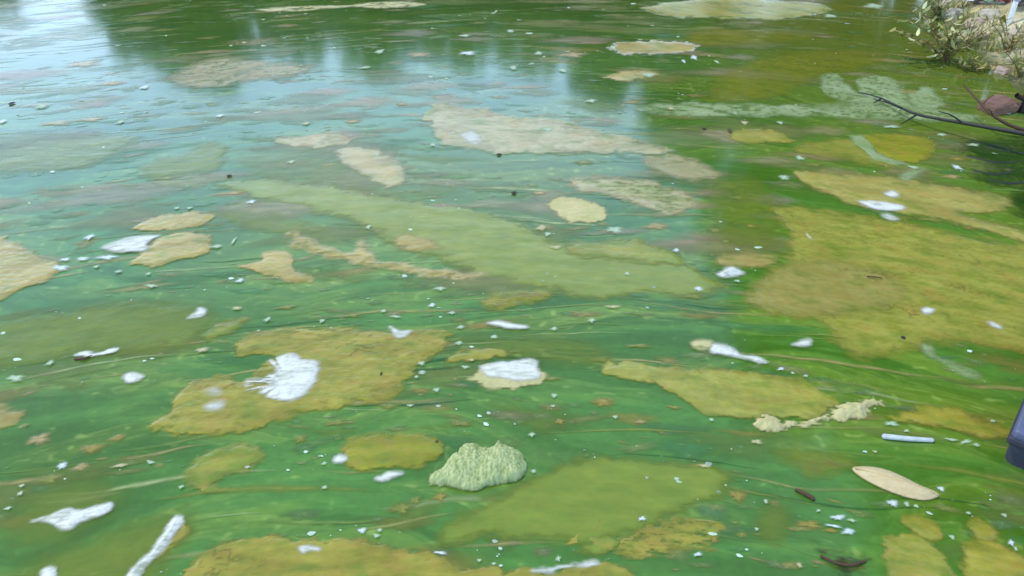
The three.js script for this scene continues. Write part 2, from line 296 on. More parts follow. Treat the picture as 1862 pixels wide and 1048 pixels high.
  g.setAttribute('position', new THREE.Float32BufferAttribute(P, 3)); g.setAttribute('color', new THREE.Float32BufferAttribute(C, 4)); g.setAttribute('uv', new THREE.Float32BufferAttribute(U, 2)); g.setIndex(I); g.computeVertexNormals();
  return [g, ox, oz];
}
function film(name, category, label, o, text) {
  const [g, x, z] = filmGeo(text, o), mm = mesh(name, g, FILM[o.m ?? 'mat']); mm.position.set(x, 0, z);
  return add(mm, name, label, category, o.group);
}

// large mats and blooms, the soft ones underneath first
const M = (label, o, text) => film('algae_mat', 'algae mat', label, o, text);
const S = (label, o, text) => film('algae_bloom', 'algae bloom', label, { m: 'soft', soft: 16, rag: 12, thick: 0.0006, tone: 'soft', ...o }, text);
S('broad faint green bloom drifting along the left edge below the tan mat', { soft: 26, rag: 16, op: 0.8 }, '-40,600 80,572 210,553 330,556 385,572 372,600 340,632 240,642 140,650 60,662 -40,668');
S('long pale green swath sweeping from upper left to the middle', { tone: 'sage', soft: 12, rag: 12, op: 1, fade: 0.2 }, '400,338 480,326 560,334 650,348 740,364 830,378 900,394 960,414 1010,440 1100,452 1180,452 1230,472 1275,500 1315,522 1260,538 1180,532 1100,544 1010,530 950,518 885,506 820,478 740,450 650,408 560,378 480,362');
S('smooth olive green bloom right below the pale fuzzy clump', { soft: 14, rag: 8, op: 1, fade: 0.15 }, '800,972 830,946 880,920 930,893 985,868 1030,845 1080,834 1150,838 1220,842 1290,848 1322,868 1316,895 1270,915 1230,930 1180,955 1130,975 1060,986 980,982 900,975 850,987 812,987');
S('faint olive bloom at the bottom left corner round the white slanting strip', { op: 0.7, soft: 30 }, '10,1080 60,1030 160,990 270,950 330,938 345,960 305,1010 250,1080');
S('dull olive bloom round the white bird-shaped plastic scrap', { op: 0.6, soft: 30 }, '20,965 55,905 120,880 190,890 205,925 140,970 60,990');
S('small faint green bloom between the right hand chunks and the leaf', { op: 0.6, soft: 20 }, '1385,940 1410,922 1432,940 1430,970 1405,990 1385,975');
S('olive bloom with an orange heart left of the tan leaf', { op: 0.8, soft: 12, core: 'rust' }, '1418,824 1470,818 1540,830 1552,846 1520,862 1480,868 1440,850');
S('hazy greyish green bloom near the left edge in the upper part', { tone: 'sage', op: 0.75, soft: 14 }, '-20,288 60,262 130,252 230,249 252,256 200,285 140,305 60,314 -20,312');
S('faded green bloom with a pinkish tip in the upper left water', { tone: 'sage', op: 0.75, soft: 12 }, '250,306 290,290 330,285 362,264 400,258 410,284 380,310 320,320 270,322');
S('broad olive sheet lying off the right bank', { tone: 'gold', op: 0.5, mott: 0.4, soft: 14, rag: 10 }, '1290,172 1320,130 1400,106 1500,92 1600,96 1590,118 1500,135 1440,165 1380,183 1300,186');
S('olive strip just under the long striped mat at the top', { tone: 'gold', op: 0.5, soft: 10, rag: 8, mott: 0.4 }, '1250,62 1320,54 1420,58 1480,66 1440,76 1360,82 1270,82');
S('pale stripe of stretched scum reaching to the dark branch', { tone: 'pale', op: 0.85, soft: 6, rag: 9, mott: 0.7, fade: 0.5 }, '1150,196 1240,187 1360,190 1490,190 1600,186 1700,200 1790,216 1720,222 1600,218 1480,212 1360,213 1240,213 1180,206');
S('olive tongue trailing above the horn-shaped mat', { tone: 'sage', op: 0.6, soft: 12 }, '395,392 440,388 500,392 560,410 600,425 560,425 500,425 440,412');
S('green veil of fine scum along the top edge of the big right mat', { op: 0.6, soft: 16, rag: 14, mott: 0.5 }, '1300,330 1360,320 1400,350 1420,390 1410,440 1370,450 1320,440 1295,390');
S('pale green haze of scum left of the long pinkish mat', { tone: 'sage', op: 0.55, soft: 20, rag: 16, mott: 0.4 }, '430,290 520,280 600,285 700,345 800,340 820,352 720,358 600,335 480,325');
S('dark green film painting shaded ripples at the right edge', { tone: 'weed', op: 0.9, soft: 14, rag: 26, mott: 0.6, fade: 0.5 }, '1752,262 1800,254 1862,250 1930,262 1940,350 1900,372 1840,368 1862,340 1800,338 1764,318 1800,300 1760,286');  // flat film carrying the dark of shaded ripples in its colour
S('dark green film painting shade between the long tapering mat and the edge', { tone: 'weed', op: 0.7, soft: 14, rag: 8 }, '1838,362 1900,350 1930,380 1900,400 1850,392');  // shade on the water, put into the film colour
S('streaky green veil between the two pale floating scraps', { op: 0.5, soft: 18, rag: 14, mott: 0.5 }, '830,618 920,610 1040,615 1110,640 1090,665 1000,660 900,640');

M('big yellow olive mat with the white foam patch on it', { tone: 'olive', rim: 'gold', soft: 4, rag: 6, veins: 0.35, holes: 0.3 }, '425,632 445,612 490,600 560,597 640,602 720,605 790,600 815,610 808,632 780,650 752,668 740,690 725,715 700,730 650,735 600,745 550,755 490,772 440,786 380,792 320,788 272,780 285,765 305,750 318,725 340,700 375,688 420,690 452,690 472,668 500,655 470,648 440,645');
M('wide olive mat cut off by the bottom edge of the picture', { tone: 'olive', soft: 4, rag: 6, veins: 0.35, op: 0.97 }, '320,1060 345,1030 380,1002 430,985 500,980 570,983 640,979 690,991 740,1002 790,1013 830,1028 880,1036 940,1039 1000,1042 1040,1030 1100,1025 1140,1036 1170,1060 1200,1100 750,1110 300,1100');
M('largest mat, spreading across the right side', { tone: 'lime', rim: 'olive', soft: 14, rag: 14, veins: 0.3, op: 0.95, mott: 0.12 }, '1360,540 1378,520 1405,495 1432,470 1436,440 1424,410 1405,388 1430,375 1480,380 1560,395 1640,405 1700,417 1760,432 1830,444 1900,450 1920,540 1900,642 1840,640 1760,625 1690,622 1640,640 1580,650 1540,640 1515,610 1500,590 1450,578 1400,568 1372,556');
M('paler tan tip overlying the left point of the largest mat', { tone: 'straw', soft: 16, rag: 10, veins: 0.35, op: 0.7, lift: 0.0022 }, '1358,541 1378,520 1420,495 1470,478 1520,478 1590,492 1632,510 1640,540 1600,560 1540,572 1480,572 1410,566 1372,555');
M('long tapering mat with a white stick on it near the right edge', { tone: 'straw', soft: 6, rag: 6, veins: 0.2 }, '1448,314 1520,315 1620,324 1720,340 1820,358 1842,376 1800,386 1740,389 1800,404 1862,424 1910,440 1910,458 1840,432 1780,416 1700,399 1620,386 1560,374 1500,352 1468,336');
M('spindle-shaped mat with the crumbly strand at its right tip', { tone: 'lime', soft: 3, rag: 4, veins: 0.08 }, '1095,672 1110,662 1150,660 1200,668 1280,672 1360,678 1440,690 1490,710 1525,735 1500,752 1470,761 1400,761 1340,762 1290,758 1260,740 1220,715 1170,695 1120,688');
M('crumbly tan strand of scum touching the spindle-shaped mat', { tone: 'cream', soft: 3, rag: 9, thick: 0.012, tuft: 0.006, m: 'dry' }, '1375,772 1385,762 1410,761 1430,770 1470,767 1500,755 1520,742 1560,732 1595,730 1585,745 1565,760 1530,765 1510,763 1480,772 1440,780 1400,786 1378,783');
M('long pinkish grey mat with brown cracks in the sky reflection', { tone: 'pink', rim: 'pale', soft: 5, rag: 6, veins: 0.55, holes: 0.25 }, '780,200 800,189 840,195 890,200 930,212 985,216 1030,222 1080,236 1140,250 1200,266 1230,277 1180,281 1100,279 1010,279 930,281 860,275 815,265 792,250 787,225 768,216');
M('flat tan sliver above the white wedge on the left', { tone: 'tan', soft: 3, rag: 3 }, '240,416 265,400 300,392 350,388 385,388 382,402 360,412 310,418 260,420');
M('tan mat carrying the white wedge at its upper left side', { tone: 'tan', soft: 4, rag: 5, rim: 'olive' }, '238,480 255,462 275,442 310,428 360,425 387,438 378,462 340,470 300,481 260,486');
M('tan mat cut off by the left edge beside a line of white flecks', { tone: 'tan', soft: 5, rag: 5 }, '-40,432 20,440 55,458 80,470 106,488 96,505 60,520 20,535 -40,548');
M('small horn-shaped tan mat alone in the green left of the middle', { tone: 'tan', soft: 3, rag: 4 }, '430,488 455,480 475,475 477,463 495,456 520,460 536,475 531,485 550,495 567,508 545,520 520,515 490,501 455,493');
M('thin curved golden mat tapering right along the pale swath', { tone: 'tan', rim: 'cream', soft: 7, rag: 8, mott: 0.4 }, '520,428 540,420 562,438 600,452 640,462 650,440 668,446 690,474 740,482 780,490 840,497 892,501 870,507 800,505 740,497 680,486 620,473 570,461 535,450');
M('rounded olive mat left of the pale fuzzy clump', { tone: 'gold', soft: 6, rag: 6, veins: 0.15 }, '622,812 640,797 690,792 760,793 797,800 807,815 796,836 765,846 720,855 670,861 635,850 625,832');
M('leaf-shaped olive mat below the big mat with the foam', { tone: 'soft', rim: 'lime', soft: 7, rag: 6, core: 'olive' }, '333,870 345,850 370,830 410,814 450,811 473,825 468,845 440,860 400,872 380,885 410,893 380,897 345,888');
M('small brownish oval mat in the middle of the pond', { tone: 'gold', soft: 8, rag: 5, core: 'rust', op: 0.85 }, '875,550 885,540 920,532 970,530 1004,537 985,550 940,555 910,565 885,563');
M('arched golden mat behind the short white stick on the right', { tone: 'olive', soft: 7, rag: 7 }, '1618,762 1650,748 1690,740 1740,745 1780,764 1835,780 1842,796 1800,800 1740,786 1690,776 1650,771');
M('pale olive chunk at the bottom, left of the dark channel', { tone: 'lime', soft: 5, rag: 5 }, '1610,985 1630,972 1670,975 1705,1000 1737,1052 1710,1085 1640,1080 1612,1040');
M('golden cap floating just above the pale olive chunk', { tone: 'olive', soft: 6, rag: 5 }, '1637,945 1660,939 1700,950 1710,970 1692,985 1665,973');
M('olive chunk in the bottom right corner', { tone: 'olive', soft: 6, rag: 5 }, '1752,1010 1760,990 1790,984 1830,1000 1880,1030 1885,1085 1800,1085 1755,1046');
M('small golden hook above the bottom right corner chunk', { tone: 'olive', soft: 7, rag: 5 }, '1753,955 1780,947 1802,960 1810,985 1786,984 1766,968');
M('bent olive mat with a tan left end above the middle', { tone: 'sage', core: 'olive', soft: 7, rag: 7 }, '1028,446 1080,440 1150,438 1215,455 1242,480 1200,481 1120,475 1060,468 1030,460');
M('streaky olive mat in the lower right, beside the smooth bloom', { tone: 'olive', rim: 'lime', soft: 6, rag: 14, holes: 0.8, mott: 0.3 }, '1128,992 1150,968 1200,952 1250,944 1302,950 1312,975 1272,996 1180,1010 1130,1010');
M('golden wedge on the lower rim of the smooth bloom', { tone: 'olive', soft: 4, rag: 4 }, '1028,990 1055,965 1090,940 1106,941 1080,966 1050,986');
M('small olive mat below the smooth bloom at its wedge', { tone: 'soft', core: 'olive', soft: 8, rag: 8 }, '1050,1000 1075,982 1110,975 1125,990 1100,1006 1065,1010');
M('olive wedge left above the big mat with the foam', { tone: 'soft', core: 'olive', soft: 8, rag: 5 }, '368,612 400,586 445,577 453,585 430,605 395,619');
M('faded pinkish mat under the tree reflection at upper left', { tone: 'pink', soft: 10, rag: 9, mott: 0.4, op: 0.8 }, '312,147 340,120 400,108 480,112 562,123 520,140 440,150 360,160');
M('faded peach mat left of the long pinkish mat', { tone: 'pink', core: 'tan', soft: 6, rag: 6 }, '612,276 640,268 690,275 730,303 737,325 710,341 680,330 640,311 620,295');
M('thin peach strip above the faded peach mat', { tone: 'pink', soft: 4, rag: 7, mott: 0.3 }, '498,257 540,248 610,245 648,252 620,264 550,268');
M('pale cream patch of striped scum left of the bluish gap', { tone: 'cream', soft: 3, rag: 5, m: 'dry' }, '1003,366 1050,361 1090,374 1106,385 1090,402 1050,405 1015,395');
M('streaky beige mat right above the pale cream patch', { tone: 'pink', core: 'sage', soft: 8, rag: 12, mott: 0.5 }, '1036,326 1100,321 1180,330 1242,350 1264,376 1220,391 1170,376 1100,356 1050,346');
M('faded pinkish mat at the edge of the dark reflection', { tone: 'pink', soft: 8, rag: 8, op: 0.8 }, '1168,290 1220,284 1287,300 1304,325 1250,329 1200,311');
M('long striped olive mat along the top of the picture', { tone: 'lime', rim: 'pale', soft: 4, rag: 5, veins: 0.3 }, '1170,14 1240,3 1340,-4 1420,2 1490,8 1510,22 1420,35 1320,33 1240,33 1195,26');
M('orange cream sliver with a white crest near the top middle', { tone: 'tan', rim: 'white', soft: 3, rag: 6 }, '1110,90 1130,78 1200,75 1262,80 1262,92 1200,98 1140,98');
M('small orange cream sliver below the white-crested one', { tone: 'tan', soft: 3, rag: 5 }, '1105,142 1130,130 1165,128 1195,132 1180,142 1140,147');
M('golden lens mat under the dark branch', { tone: 'gold', rim: 'olive', soft: 5, rag: 4 }, '1568,250 1600,244 1680,249 1702,264 1692,284 1660,298 1620,291 1588,272');
M('pale olive wedge left of the golden lens under the branch', { tone: 'lime', soft: 8, rag: 7, op: 0.8 }, '1440,272 1500,258 1556,254 1585,278 1640,300 1580,300 1500,286');
M('knobbly tan mat below the pale stripe, with a brown spot', { tone: 'lime', core: 'tan', soft: 4, rag: 8 }, '1325,241 1360,235 1410,240 1440,256 1400,261 1340,258');
M('small tan oval in the dark reflection left of the largest mat', { tone: 'tan', soft: 7, rag: 5, op: 0.8 }, '1298,470 1330,461 1400,465 1407,478 1370,488 1310,483');
M('short tan patch cut off by the left edge in the lower half', { tone: 'tan', soft: 7, rag: 5, op: 0.8 }, '-30,742 20,744 46,750 30,768 -30,780');
M('golden sliver left above the small white sheet', { tone: 'olive', soft: 5, rag: 5 }, '812,657 840,640 880,634 925,645 870,655');
M('cream scum fringe under the small white sheet', { tone: 'cream', soft: 4, rag: 6, m: 'dry' }, '855,688 885,668 920,664 978,672 990,690 965,702 915,712 870,700');
M('golden fleck-shaped mat lying on the pale swath', { tone: 'tan', soft: 7, rag: 4, op: 0.85 }, '713,440 735,430 770,435 802,450 760,456 730,450');
M('ragged brown clot of dead algae at the bottom right', { tone: 'dark', core: 'rust', soft: 8, rag: 16, holes: 0.9, op: 0.7 }, '1495,1005 1530,1012 1560,1015 1575,1022 1555,1045 1535,1050 1520,1030');
film('pale_film', 'scum film', 'pale frilled film behind the dark branch', { tone: 'pale', soft: 4, rag: 6, m: 'foam', op: 0.75, mott: 0.6, fade: 0.5, warp: 8 }, '1494,140 1520,136 1540,152 1562,170 1560,144 1612,140 1636,154 1652,184 1664,197 1590,190 1540,186 1500,170');  // pale mottled film, thinning towards its edges
film('pale_film', 'scum film', 'small pale film right of the frilled one behind the branch', { tone: 'pale', soft: 6, rag: 5, m: 'foam', op: 0.7, mott: 0.3 }, '1664,164 1692,160 1712,184 1714,196 1665,197 1655,182');
film('pale_film', 'scum film', 'pale curved film between the olive wedge and the golden lens', { tone: 'pale', soft: 6, rag: 5, m: 'foam', op: 0.7 }, '1548,250 1568,248 1590,272 1620,290 1650,300 1600,298 1570,282');
film('pale_film', 'scum film', 'grey green film patch beside the right end of the dark ripples', { tone: 'pale', soft: 6, rag: 7, m: 'foam', op: 0.6, mott: 0.4 }, '1634,322 1650,312 1680,308 1672,322 1650,334');

// white foam and litter
const F = (name, cat, label, o, text) => film(name, cat, label, { tone: 'white', m: 'foam', soft: 5, rag: 4, warp: 5, thick: 0.002, lift: 0.003, cell: 1.5, mott: 0.35, ...o }, text);
F('foam_patch', 'foam', 'large white foam patch with frayed left side on the olive mat', { rag: 5, mott: 0.2, thick: 0.004, fray: 1, warp: 3 }, '448,695 480,690 500,672 488,660 510,650 530,645 548,656 575,660 579,680 566,705 545,726 520,732 490,726 470,714 445,712');
F('foam_patch', 'foam', 'lower of two small white foam smears left on the olive mat', { rag: 4, op: 0.75, soft: 8 }, '374,740 385,734 404,733 405,744 392,748 378,747');
F('foam_patch', 'foam', 'upper faint foam smear left on the olive mat', { rag: 4, op: 0.5, soft: 8 }, '375,714 388,709 402,711 400,719 384,721');
F('paper_scrap', 'litter', 'bent white scrap on the top rim of the big olive mat', { rag: 1.5 }, '708,597 722,603 732,607 746,606 739,615 722,616 714,608');
F('plastic_sheet', 'litter', 'small white plastic sheet resting on the cream scum fringe', { rag: 3, mott: 0.2 }, '876,668 900,663 935,660 970,658 976,672 980,690 940,694 905,690 884,684');
F('plastic_strip', 'litter', 'bluish white strip floating alone below the brownish oval', { rag: 1.5 }, '888,590 905,586 930,591 958,596 950,601 915,599');
F('plastic_wedge', 'litter', 'white wedge-shaped plastic piece on the left tan mat', { rag: 3 }, '189,452 215,440 245,432 291,430 270,442 264,458 230,461 200,459');
F('plastic_strip', 'litter', 'bright white strip on the rim of the long tapering mat', { rag: 2 }, '1563,369 1590,368 1620,373 1643,377 1638,384 1600,384 1575,377');
F('foam_patch', 'foam', 'little triangular white foam heap left of the largest mat', { rag: 3, thick: 0.014 }, '1303,500 1318,492 1330,489 1343,493 1352,501 1330,506 1312,505');
F('plastic_strip', 'litter', 'long crumpled white strip above the spindle-shaped mat', { rag: 4, thick: 0.006 }, '1288,636 1300,629 1320,632 1350,646 1375,650 1393,660 1380,664 1355,655 1330,650 1300,646');
F('foam_patch', 'foam', 'cream coloured head at the left end of the long crumpled strip', { tone: 'cream', rag: 3 }, '1257,626 1275,622 1292,623 1294,636 1278,640 1262,636');
F('plastic_scrap', 'litter', 'small tilted white scrap right of the long crumpled strip', { rag: 2 }, '1440,631 1455,624 1472,620 1474,629 1458,633');
F('plastic_scrap', 'litter', 'tiny bright scrap on the right mat above the black spot', { rag: 1.5 }, '1674,568 1684,562 1697,566 1692,573 1680,574');
F('plastic_scrap', 'litter', 'tiny pale oblique scrap on the largest mat at its right end', { rag: 1.5 }, '1795,590 1803,588 1819,596 1816,601 1804,597');
F('plastic_bag', 'litter', 'white bird-shaped plastic scrap at the lower left', { rag: 2, thick: 0.005 }, '58,951 85,942 110,930 150,928 180,921 203,917 197,935 165,945 140,957 125,966 105,962 88,950');
F('paper_scrap', 'litter', 'folded white scrap on the wide bottom mat', { rag: 2 }, '545,1000 558,995 580,997 582,1004 562,1003 550,1009');
F('plastic_scrap', 'litter', 'short slanted white scrap left of the pale fuzzy clump', { rag: 2 }, '684,872 700,864 722,860 730,865 712,872 692,877');
F('plastic_scrap', 'litter', 'white scrap at the left end of the rounded olive mat', { rag: 2 }, '607,838 620,829 633,833 628,842 613,845');
F('plastic_scrap', 'litter', 'white comma-shaped scrap over the green bloom on the left', { rag: 2 }, '340,582 355,570 363,561 375,565 372,575 355,580');
F('plastic_scrap', 'litter', 'round white scrap between the left bloom and the big olive mat', { rag: 2 }, '223,690 233,681 250,681 259,688 248,696 231,697');
F('plastic_strip', 'litter', 'long white slanting strip with a broad rounded top at the bottom left', { rag: 3, thick: 0.006 }, '312,948 322,941 334,944 330,958 314,980 298,1002 280,1018 262,1036 248,1060 222,1075 228,1052 246,1032 268,1012 288,988 300,966');
M('golden smear along the right side of the white slanting strip', { tone: 'olive', soft: 6, rag: 4, fade: 0.2 }, '334,948 344,956 330,978 312,1000 298,1014 290,1012 306,988 322,964');
F('plastic_scrap', 'litter', 'white lump at the bottom edge left of the white slanting strip', { rag: 3 }, '74,1046 80,1038 96,1036 102,1050 98,1062 76,1062');
F('foam_line', 'foam', 'white foam line along the waterline of the grey float', { rag: 3 }, '1838,826 1850,832 1866,840 1884,846 1880,852 1858,845 1842,834');
F('foam_line', 'foam', 'white foam edging on the rim of the wide bottom mat', { rag: 5, mott: 0.3 }, '970,1040 1000,1035 1030,1030 1062,1026 1086,1026 1080,1032 1040,1036 1000,1042');
F('foam_line', 'foam', 'long pale foam streak across the tree reflection at the top', { tone: 'cream', rag: 7, mott: 0.7, soft: 6, thick: 0.002 }, '470,18 540,13 620,11 680,6 730,4 775,9 740,14 690,16 640,14 560,20 490,22');
F('foam_patch', 'foam', 'small white patch on the long pinkish mat', { rag: 3, soft: 5, op: 0.8 }, '838,248 855,240 872,250 874,262 858,263');
F('plastic_scrap', 'litter', 'white scrap below the rim of the long tapering mat', { rag: 2, op: 0.85 }, '1604,394 1614,391 1630,398 1622,402 1610,399');
F('plastic_scrap', 'litter', 'white scrap just above the bright white strip', { rag: 2 }, '1610,353 1620,349 1634,355 1626,360 1614,358');
F('foam_patch', 'foam', 'pair of white foam dashes beside the small dark twig on the left', { rag: 4, soft: 3 }, '138,648 155,642 176,645 195,639 217,636 205,646 178,650 155,650');
film('reed_leaf', 'reed leaf', 'pale sunken reed leaf slanting below the largest mat', { tone: 'pale', m: 'soft', soft: 6, rag: 5, op: 0.7, mott: 0.3 }, '1676,632 1690,628 1706,648 1730,658 1760,672 1784,688 1760,686 1730,674 1700,656');

// each small floating piece is told apart by the larger thing it lies nearest to
const NEARBY = [['the big yellow olive mat', 545, 690], ['the pale fuzzy clump', 870, 845], ['the tan leaf', 1627, 882], ['the white slanting strip', 285, 990], ['the bird-shaped white scrap', 130, 940], ['the spindle-shaped mat', 1300, 715], ['the small white sheet', 925, 680], ['the horn-shaped mat', 497, 490], ['the white plastic wedge', 240, 445], ['the long pinkish mat', 950, 245], ['the pale cream patch', 1055, 385], ['the long tapering mat', 1640, 355], ['the largest mat', 1600, 500], ['the brownish oval mat', 940, 548], ['the rounded olive mat', 712, 825], ['the leaf-shaped olive mat', 400, 855], ['the short white stick', 1650, 797], ['the bluish white strip', 922, 593], ['the pale frilled film', 1580, 165], ['the faded peach mat', 675, 305], ['the golden lens mat', 1635, 270], ['the white-crested sliver', 1185, 87], ['the grey float', 1850, 780], ['the pale olive chunk', 1670, 1015], ['the smooth olive bloom', 1060, 910], ['the streaky olive mat', 1220, 975], ['the faded upper left mat', 440, 130], ['the knobbly tan mat', 1380, 248], ['the triangular foam heap', 1328, 500], ['the thin curved mat', 700, 475], ['the left edge tan mat', 40, 485], ['the wide bottom mat', 720, 1030], ['the long striped mat', 1340, 18]];
const noted = [];
function note(px, py, what, o) { noted.push({ px, py, what, o }); return o; }

// ------------------------------------------------------------------ foam flecks and scum clots
const blob = (sd, hgt) => {                                         // irregular low dome, one across
  const g = new THREE.SphereGeometry(0.5, 12, 7), p = g.attributes.position;
  for (let i = 0; i < p.count; i++) { const x = p.getX(i), y = p.getY(i), z = p.getZ(i), k = 1 + 0.75 * noise(x * 2.2 + sd, z * 2.2 + y); p.setXYZ(i, x * k, Math.max(y, -0.1) * hgt, z * k); }
  g.computeVertexNormals(); return g;
};
const blobs = [3.1, 8.7, 14.2, 21.9, 33.3].map((s) => blob(s, 0.5));
const wisp = (sd) => {                                              // thin ragged film that thins out at its rim, one across
  const pos = [], cl = [], uv = [], idx = [], R = 7, N = 30;
  for (let j = 0; j <= R; j++) for (let i = 0; i <= N; i++) {
    const t = j / R, a = i / N * Math.PI * 2, k = 0.5 * (1 + 0.9 * fbm(Math.cos(a) * 1.1 + sd, Math.sin(a) * 1.1, 4)), x = Math.cos(a) * t * k, z = Math.sin(a) * t * k, s = 0.85 + 0.3 * noise(x * 6 + sd, z * 6);
    pos.push(x, 0.25 * (1 - t * t), z); uv.push(x * 0.1 + sd, z * 0.1); cl.push(s, s, s, sst(0, 0.75, 1 - t) * (0.85 + 0.3 * noise(x * 9, z * 9 + sd)));
  }
  for (let j = 0; j < R; j++) for (let i = 0; i < N; i++) { const o = j * (N + 1) + i; idx.push(o, o + 1, o + N + 1, o + 1, o + N + 2, o + N + 1); }
  const g = new THREE.BufferGeometry(); g.setAttribute('position', new THREE.Float32BufferAttribute(pos, 3)); g.setAttribute('color', new THREE.Float32BufferAttribute(cl, 4)); g.setAttribute('uv', new THREE.Float32BufferAttribute(uv, 2)); g.setIndex(idx); g.computeVertexNormals(); return g;
};
const wisps = [2.3, 7.9, 12.4, 19.6, 27.1].map(wisp);
const fleckMats = [[232, 240, 236], [196, 216, 176], [210, 200, 146]].map((c) => skin({ color: col(...c), roughness: 0.45 }));
const fleckProto = wisps.map((g) => fleckMats.map((m) => mesh('foam_fleck', g, m)));
function fleck(px, py, w, h, k = 0) {
  const [x, z] = onWater(px, py), m = metresPerPx(px, py), o = fleckProto[Math.floor(rnd() * 5)][k].clone();
  o.position.set(x, 0.005, z); o.scale.set(w * m * 1.4, Math.min(w, h) * m * 0.16, h * m * slant(px, py) * 1.1); o.rotation.y = rr(-0.35, 0.35);
  return note(px, py, ['bright white foam fleck', 'pale green foam fleck', 'cream foam fleck'][k], add(o, 'foam_fleck', ['small bright white foam fleck floating on the pond', 'small pale green foam fleck floating on the pond', 'small cream coloured foam fleck floating on the pond'][k], 'foam', ['white foam flecks on the water', 'pale green foam flecks on the water', 'cream foam flecks on the water'][k]));
}
const FL = [
  '262,160,14,7,0 220,223,12,7,1 5,222,14,8,0 400,212,12,6,0 75,195,28,9,1 530,296,12,7,1 557,226,14,6,2 850,98,26,8,0 933,125,16,9,1 980,98,14,8,1 1023,130,14,7,1 690,95,14,9,1 665,124,22,5,1 928,58,16,6,1 962,62,14,4,1 845,66,20,5,1',
  '1178,138,22,9,1 995,237,22,8,1 1075,185,18,7,1 1220,199,16,5,2 787,265,10,7,1 1115,88,10,9,1 1262,106,11,9,0 1303,114,7,7,1 1243,113,6,7,0 1353,225,12,8,2 1418,225,10,6,1 1454,289,13,9,1 1510,30,22,7,1 1590,12,32,10,1 1740,306,13,9,0 1660,306,18,6,1 1425,325,22,10,1 1620,232,28,5,1 1770,265,20,5,1 1712,247,20,5,1',
  '457,369,15,7,0 345,380,9,5,1 322,380,9,5,1 163,433,14,10,0 437,512,13,9,0 430,563,22,7,2 487,583,10,11,1 585,586,9,8,1 92,662,12,10,1 28,690,28,11,1 367,639,28,9,2 175,487,10,5,1 215,496,16,5,1 270,500,9,5,1 275,522,22,6,1 425,440,5,14,1 395,450,18,8,1 195,470,34,8,0 150,473,26,7,0 118,474,16,6,0 109,489,30,9,0 985,416,18,14,2 995,428,11,9,1 1010,452,20,8,2 1230,457,10,9,0 1140,500,9,7,1',
  '800,527,20,8,1 786,557,11,9,0 822,571,13,6,1 697,568,9,6,1 720,578,20,5,1 838,597,13,8,1 898,615,12,8,1 1008,600,11,9,1 1076,585,11,9,1 835,626,13,9,1 766,663,12,9,1 767,680,16,9,1 757,688,9,6,1 845,670,14,7,1 858,657,10,6,2 1113,560,28,6,2 670,415,9,9,1 1117,420,26,14,1 1470,432,8,16,2 1270,528,18,9,0 1340,513,10,5,1 1420,673,13,6,0 1441,681,8,5,1 1465,686,9,5,1',
  '113,850,20,12,0 40,886,9,6,1 37,900,9,8,1 273,843,16,6,1 220,849,26,7,2 330,888,8,7,1 450,852,9,6,1 590,845,9,7,1 590,889,9,7,1 658,968,14,11,0 690,967,11,7,1 684,977,12,8,1 15,927,12,6,1 793,712,11,9,1 1007,722,10,9,1 1005,741,8,5,1 1118,761,9,7,1 967,793,11,9,1 970,860,11,8,1 1167,946,13,8,0 1015,1019,9,11,1 871,1022,8,6,1 898,1028,8,6,1 745,740,12,5,1 800,1008,22,6,0',
  '1293,766,10,7,1 1280,850,26,7,2 1392,915,9,9,1 1375,965,7,7,1 1268,1011,15,7,0 1453,1031,11,10,2 1710,892,11,9,0 1622,918,18,12,0 1648,920,11,10,1 1665,923,8,7,1 1488,931,9,5,1 1522,944,26,9,0 1543,969,22,12,0 1514,959,26,5,0 1548,949,14,6,1 1760,936,11,5,1 1825,940,9,7,1 1730,980,9,9,1 1838,990,9,11,0 1846,1001,8,8,1 1375,806,18,9,2 1572,824,8,4,0 1590,824,8,5,2 1805,768,9,6,1 1620,773,22,9,1 1728,802,22,5,1 1755,806,22,6,1 1775,812,14,7,1 1648,786,10,5,1',
];
for (const row of FL) for (const f of row.split(' ')) fleck(...f.split(',').map(Number));

const clotMats = [[178, 160, 76], [152, 156, 70], [198, 176, 112]].map((c) => skin({ color: col(...c), roughness: 0.25, map: tx(grainTex, 3) }));
const clotProto = wisps.map((g) => clotMats.map((m) => mesh('scum_clot', g, m)));
const CL = [
  '70,800,40,20,2 165,817,46,17,0 215,797,32,13,0 148,850,32,15,2 90,872,52,18,1 45,775,20,8,1 800,905,26,16,0 1340,903,34,22,0 1470,955,48,15,0 1512,966,28,9,0 1298,982,20,15,0 545,800,36,16,1 610,770,44,12,1 1095,733,56,18,0 1018,768,20,10,0 840,772,36,10,1 705,740,40,11,1 1165,768,24,8,2 1195,412,52,14,2 730,926,44,22,1 755,912,22,16,1',
  '100,225,56,8,2 165,218,56,7,2 205,152,56,8,2 150,117,60,12,2 600,300,34,8,2 300,325,60,7,1 420,352,70,6,2 980,352,40,8,2 1060,296,50,10,1 760,100,60,9,2 1040,100,60,10,2 1150,186,40,7,0 640,222,40,7,2 730,190,30,6,2 1340,360,40,12,1 1300,420,40,10,1 1365,412,36,9,0 1320,440,30,8,1 1260,540,40,10,1 1090,655,44,12,1 1160,630,50,8,1 1000,690,40,8,1 1225,742,30,6,0 940,640,40,7,1 640,575,40,7,1 520,560,44,8,1 1690,400,50,8,1 1480,300,40,7,1 1600,340,30,6,2 1740,290,40,7,0 1730,322,36,8,2 1660,420,40,7,1',
];
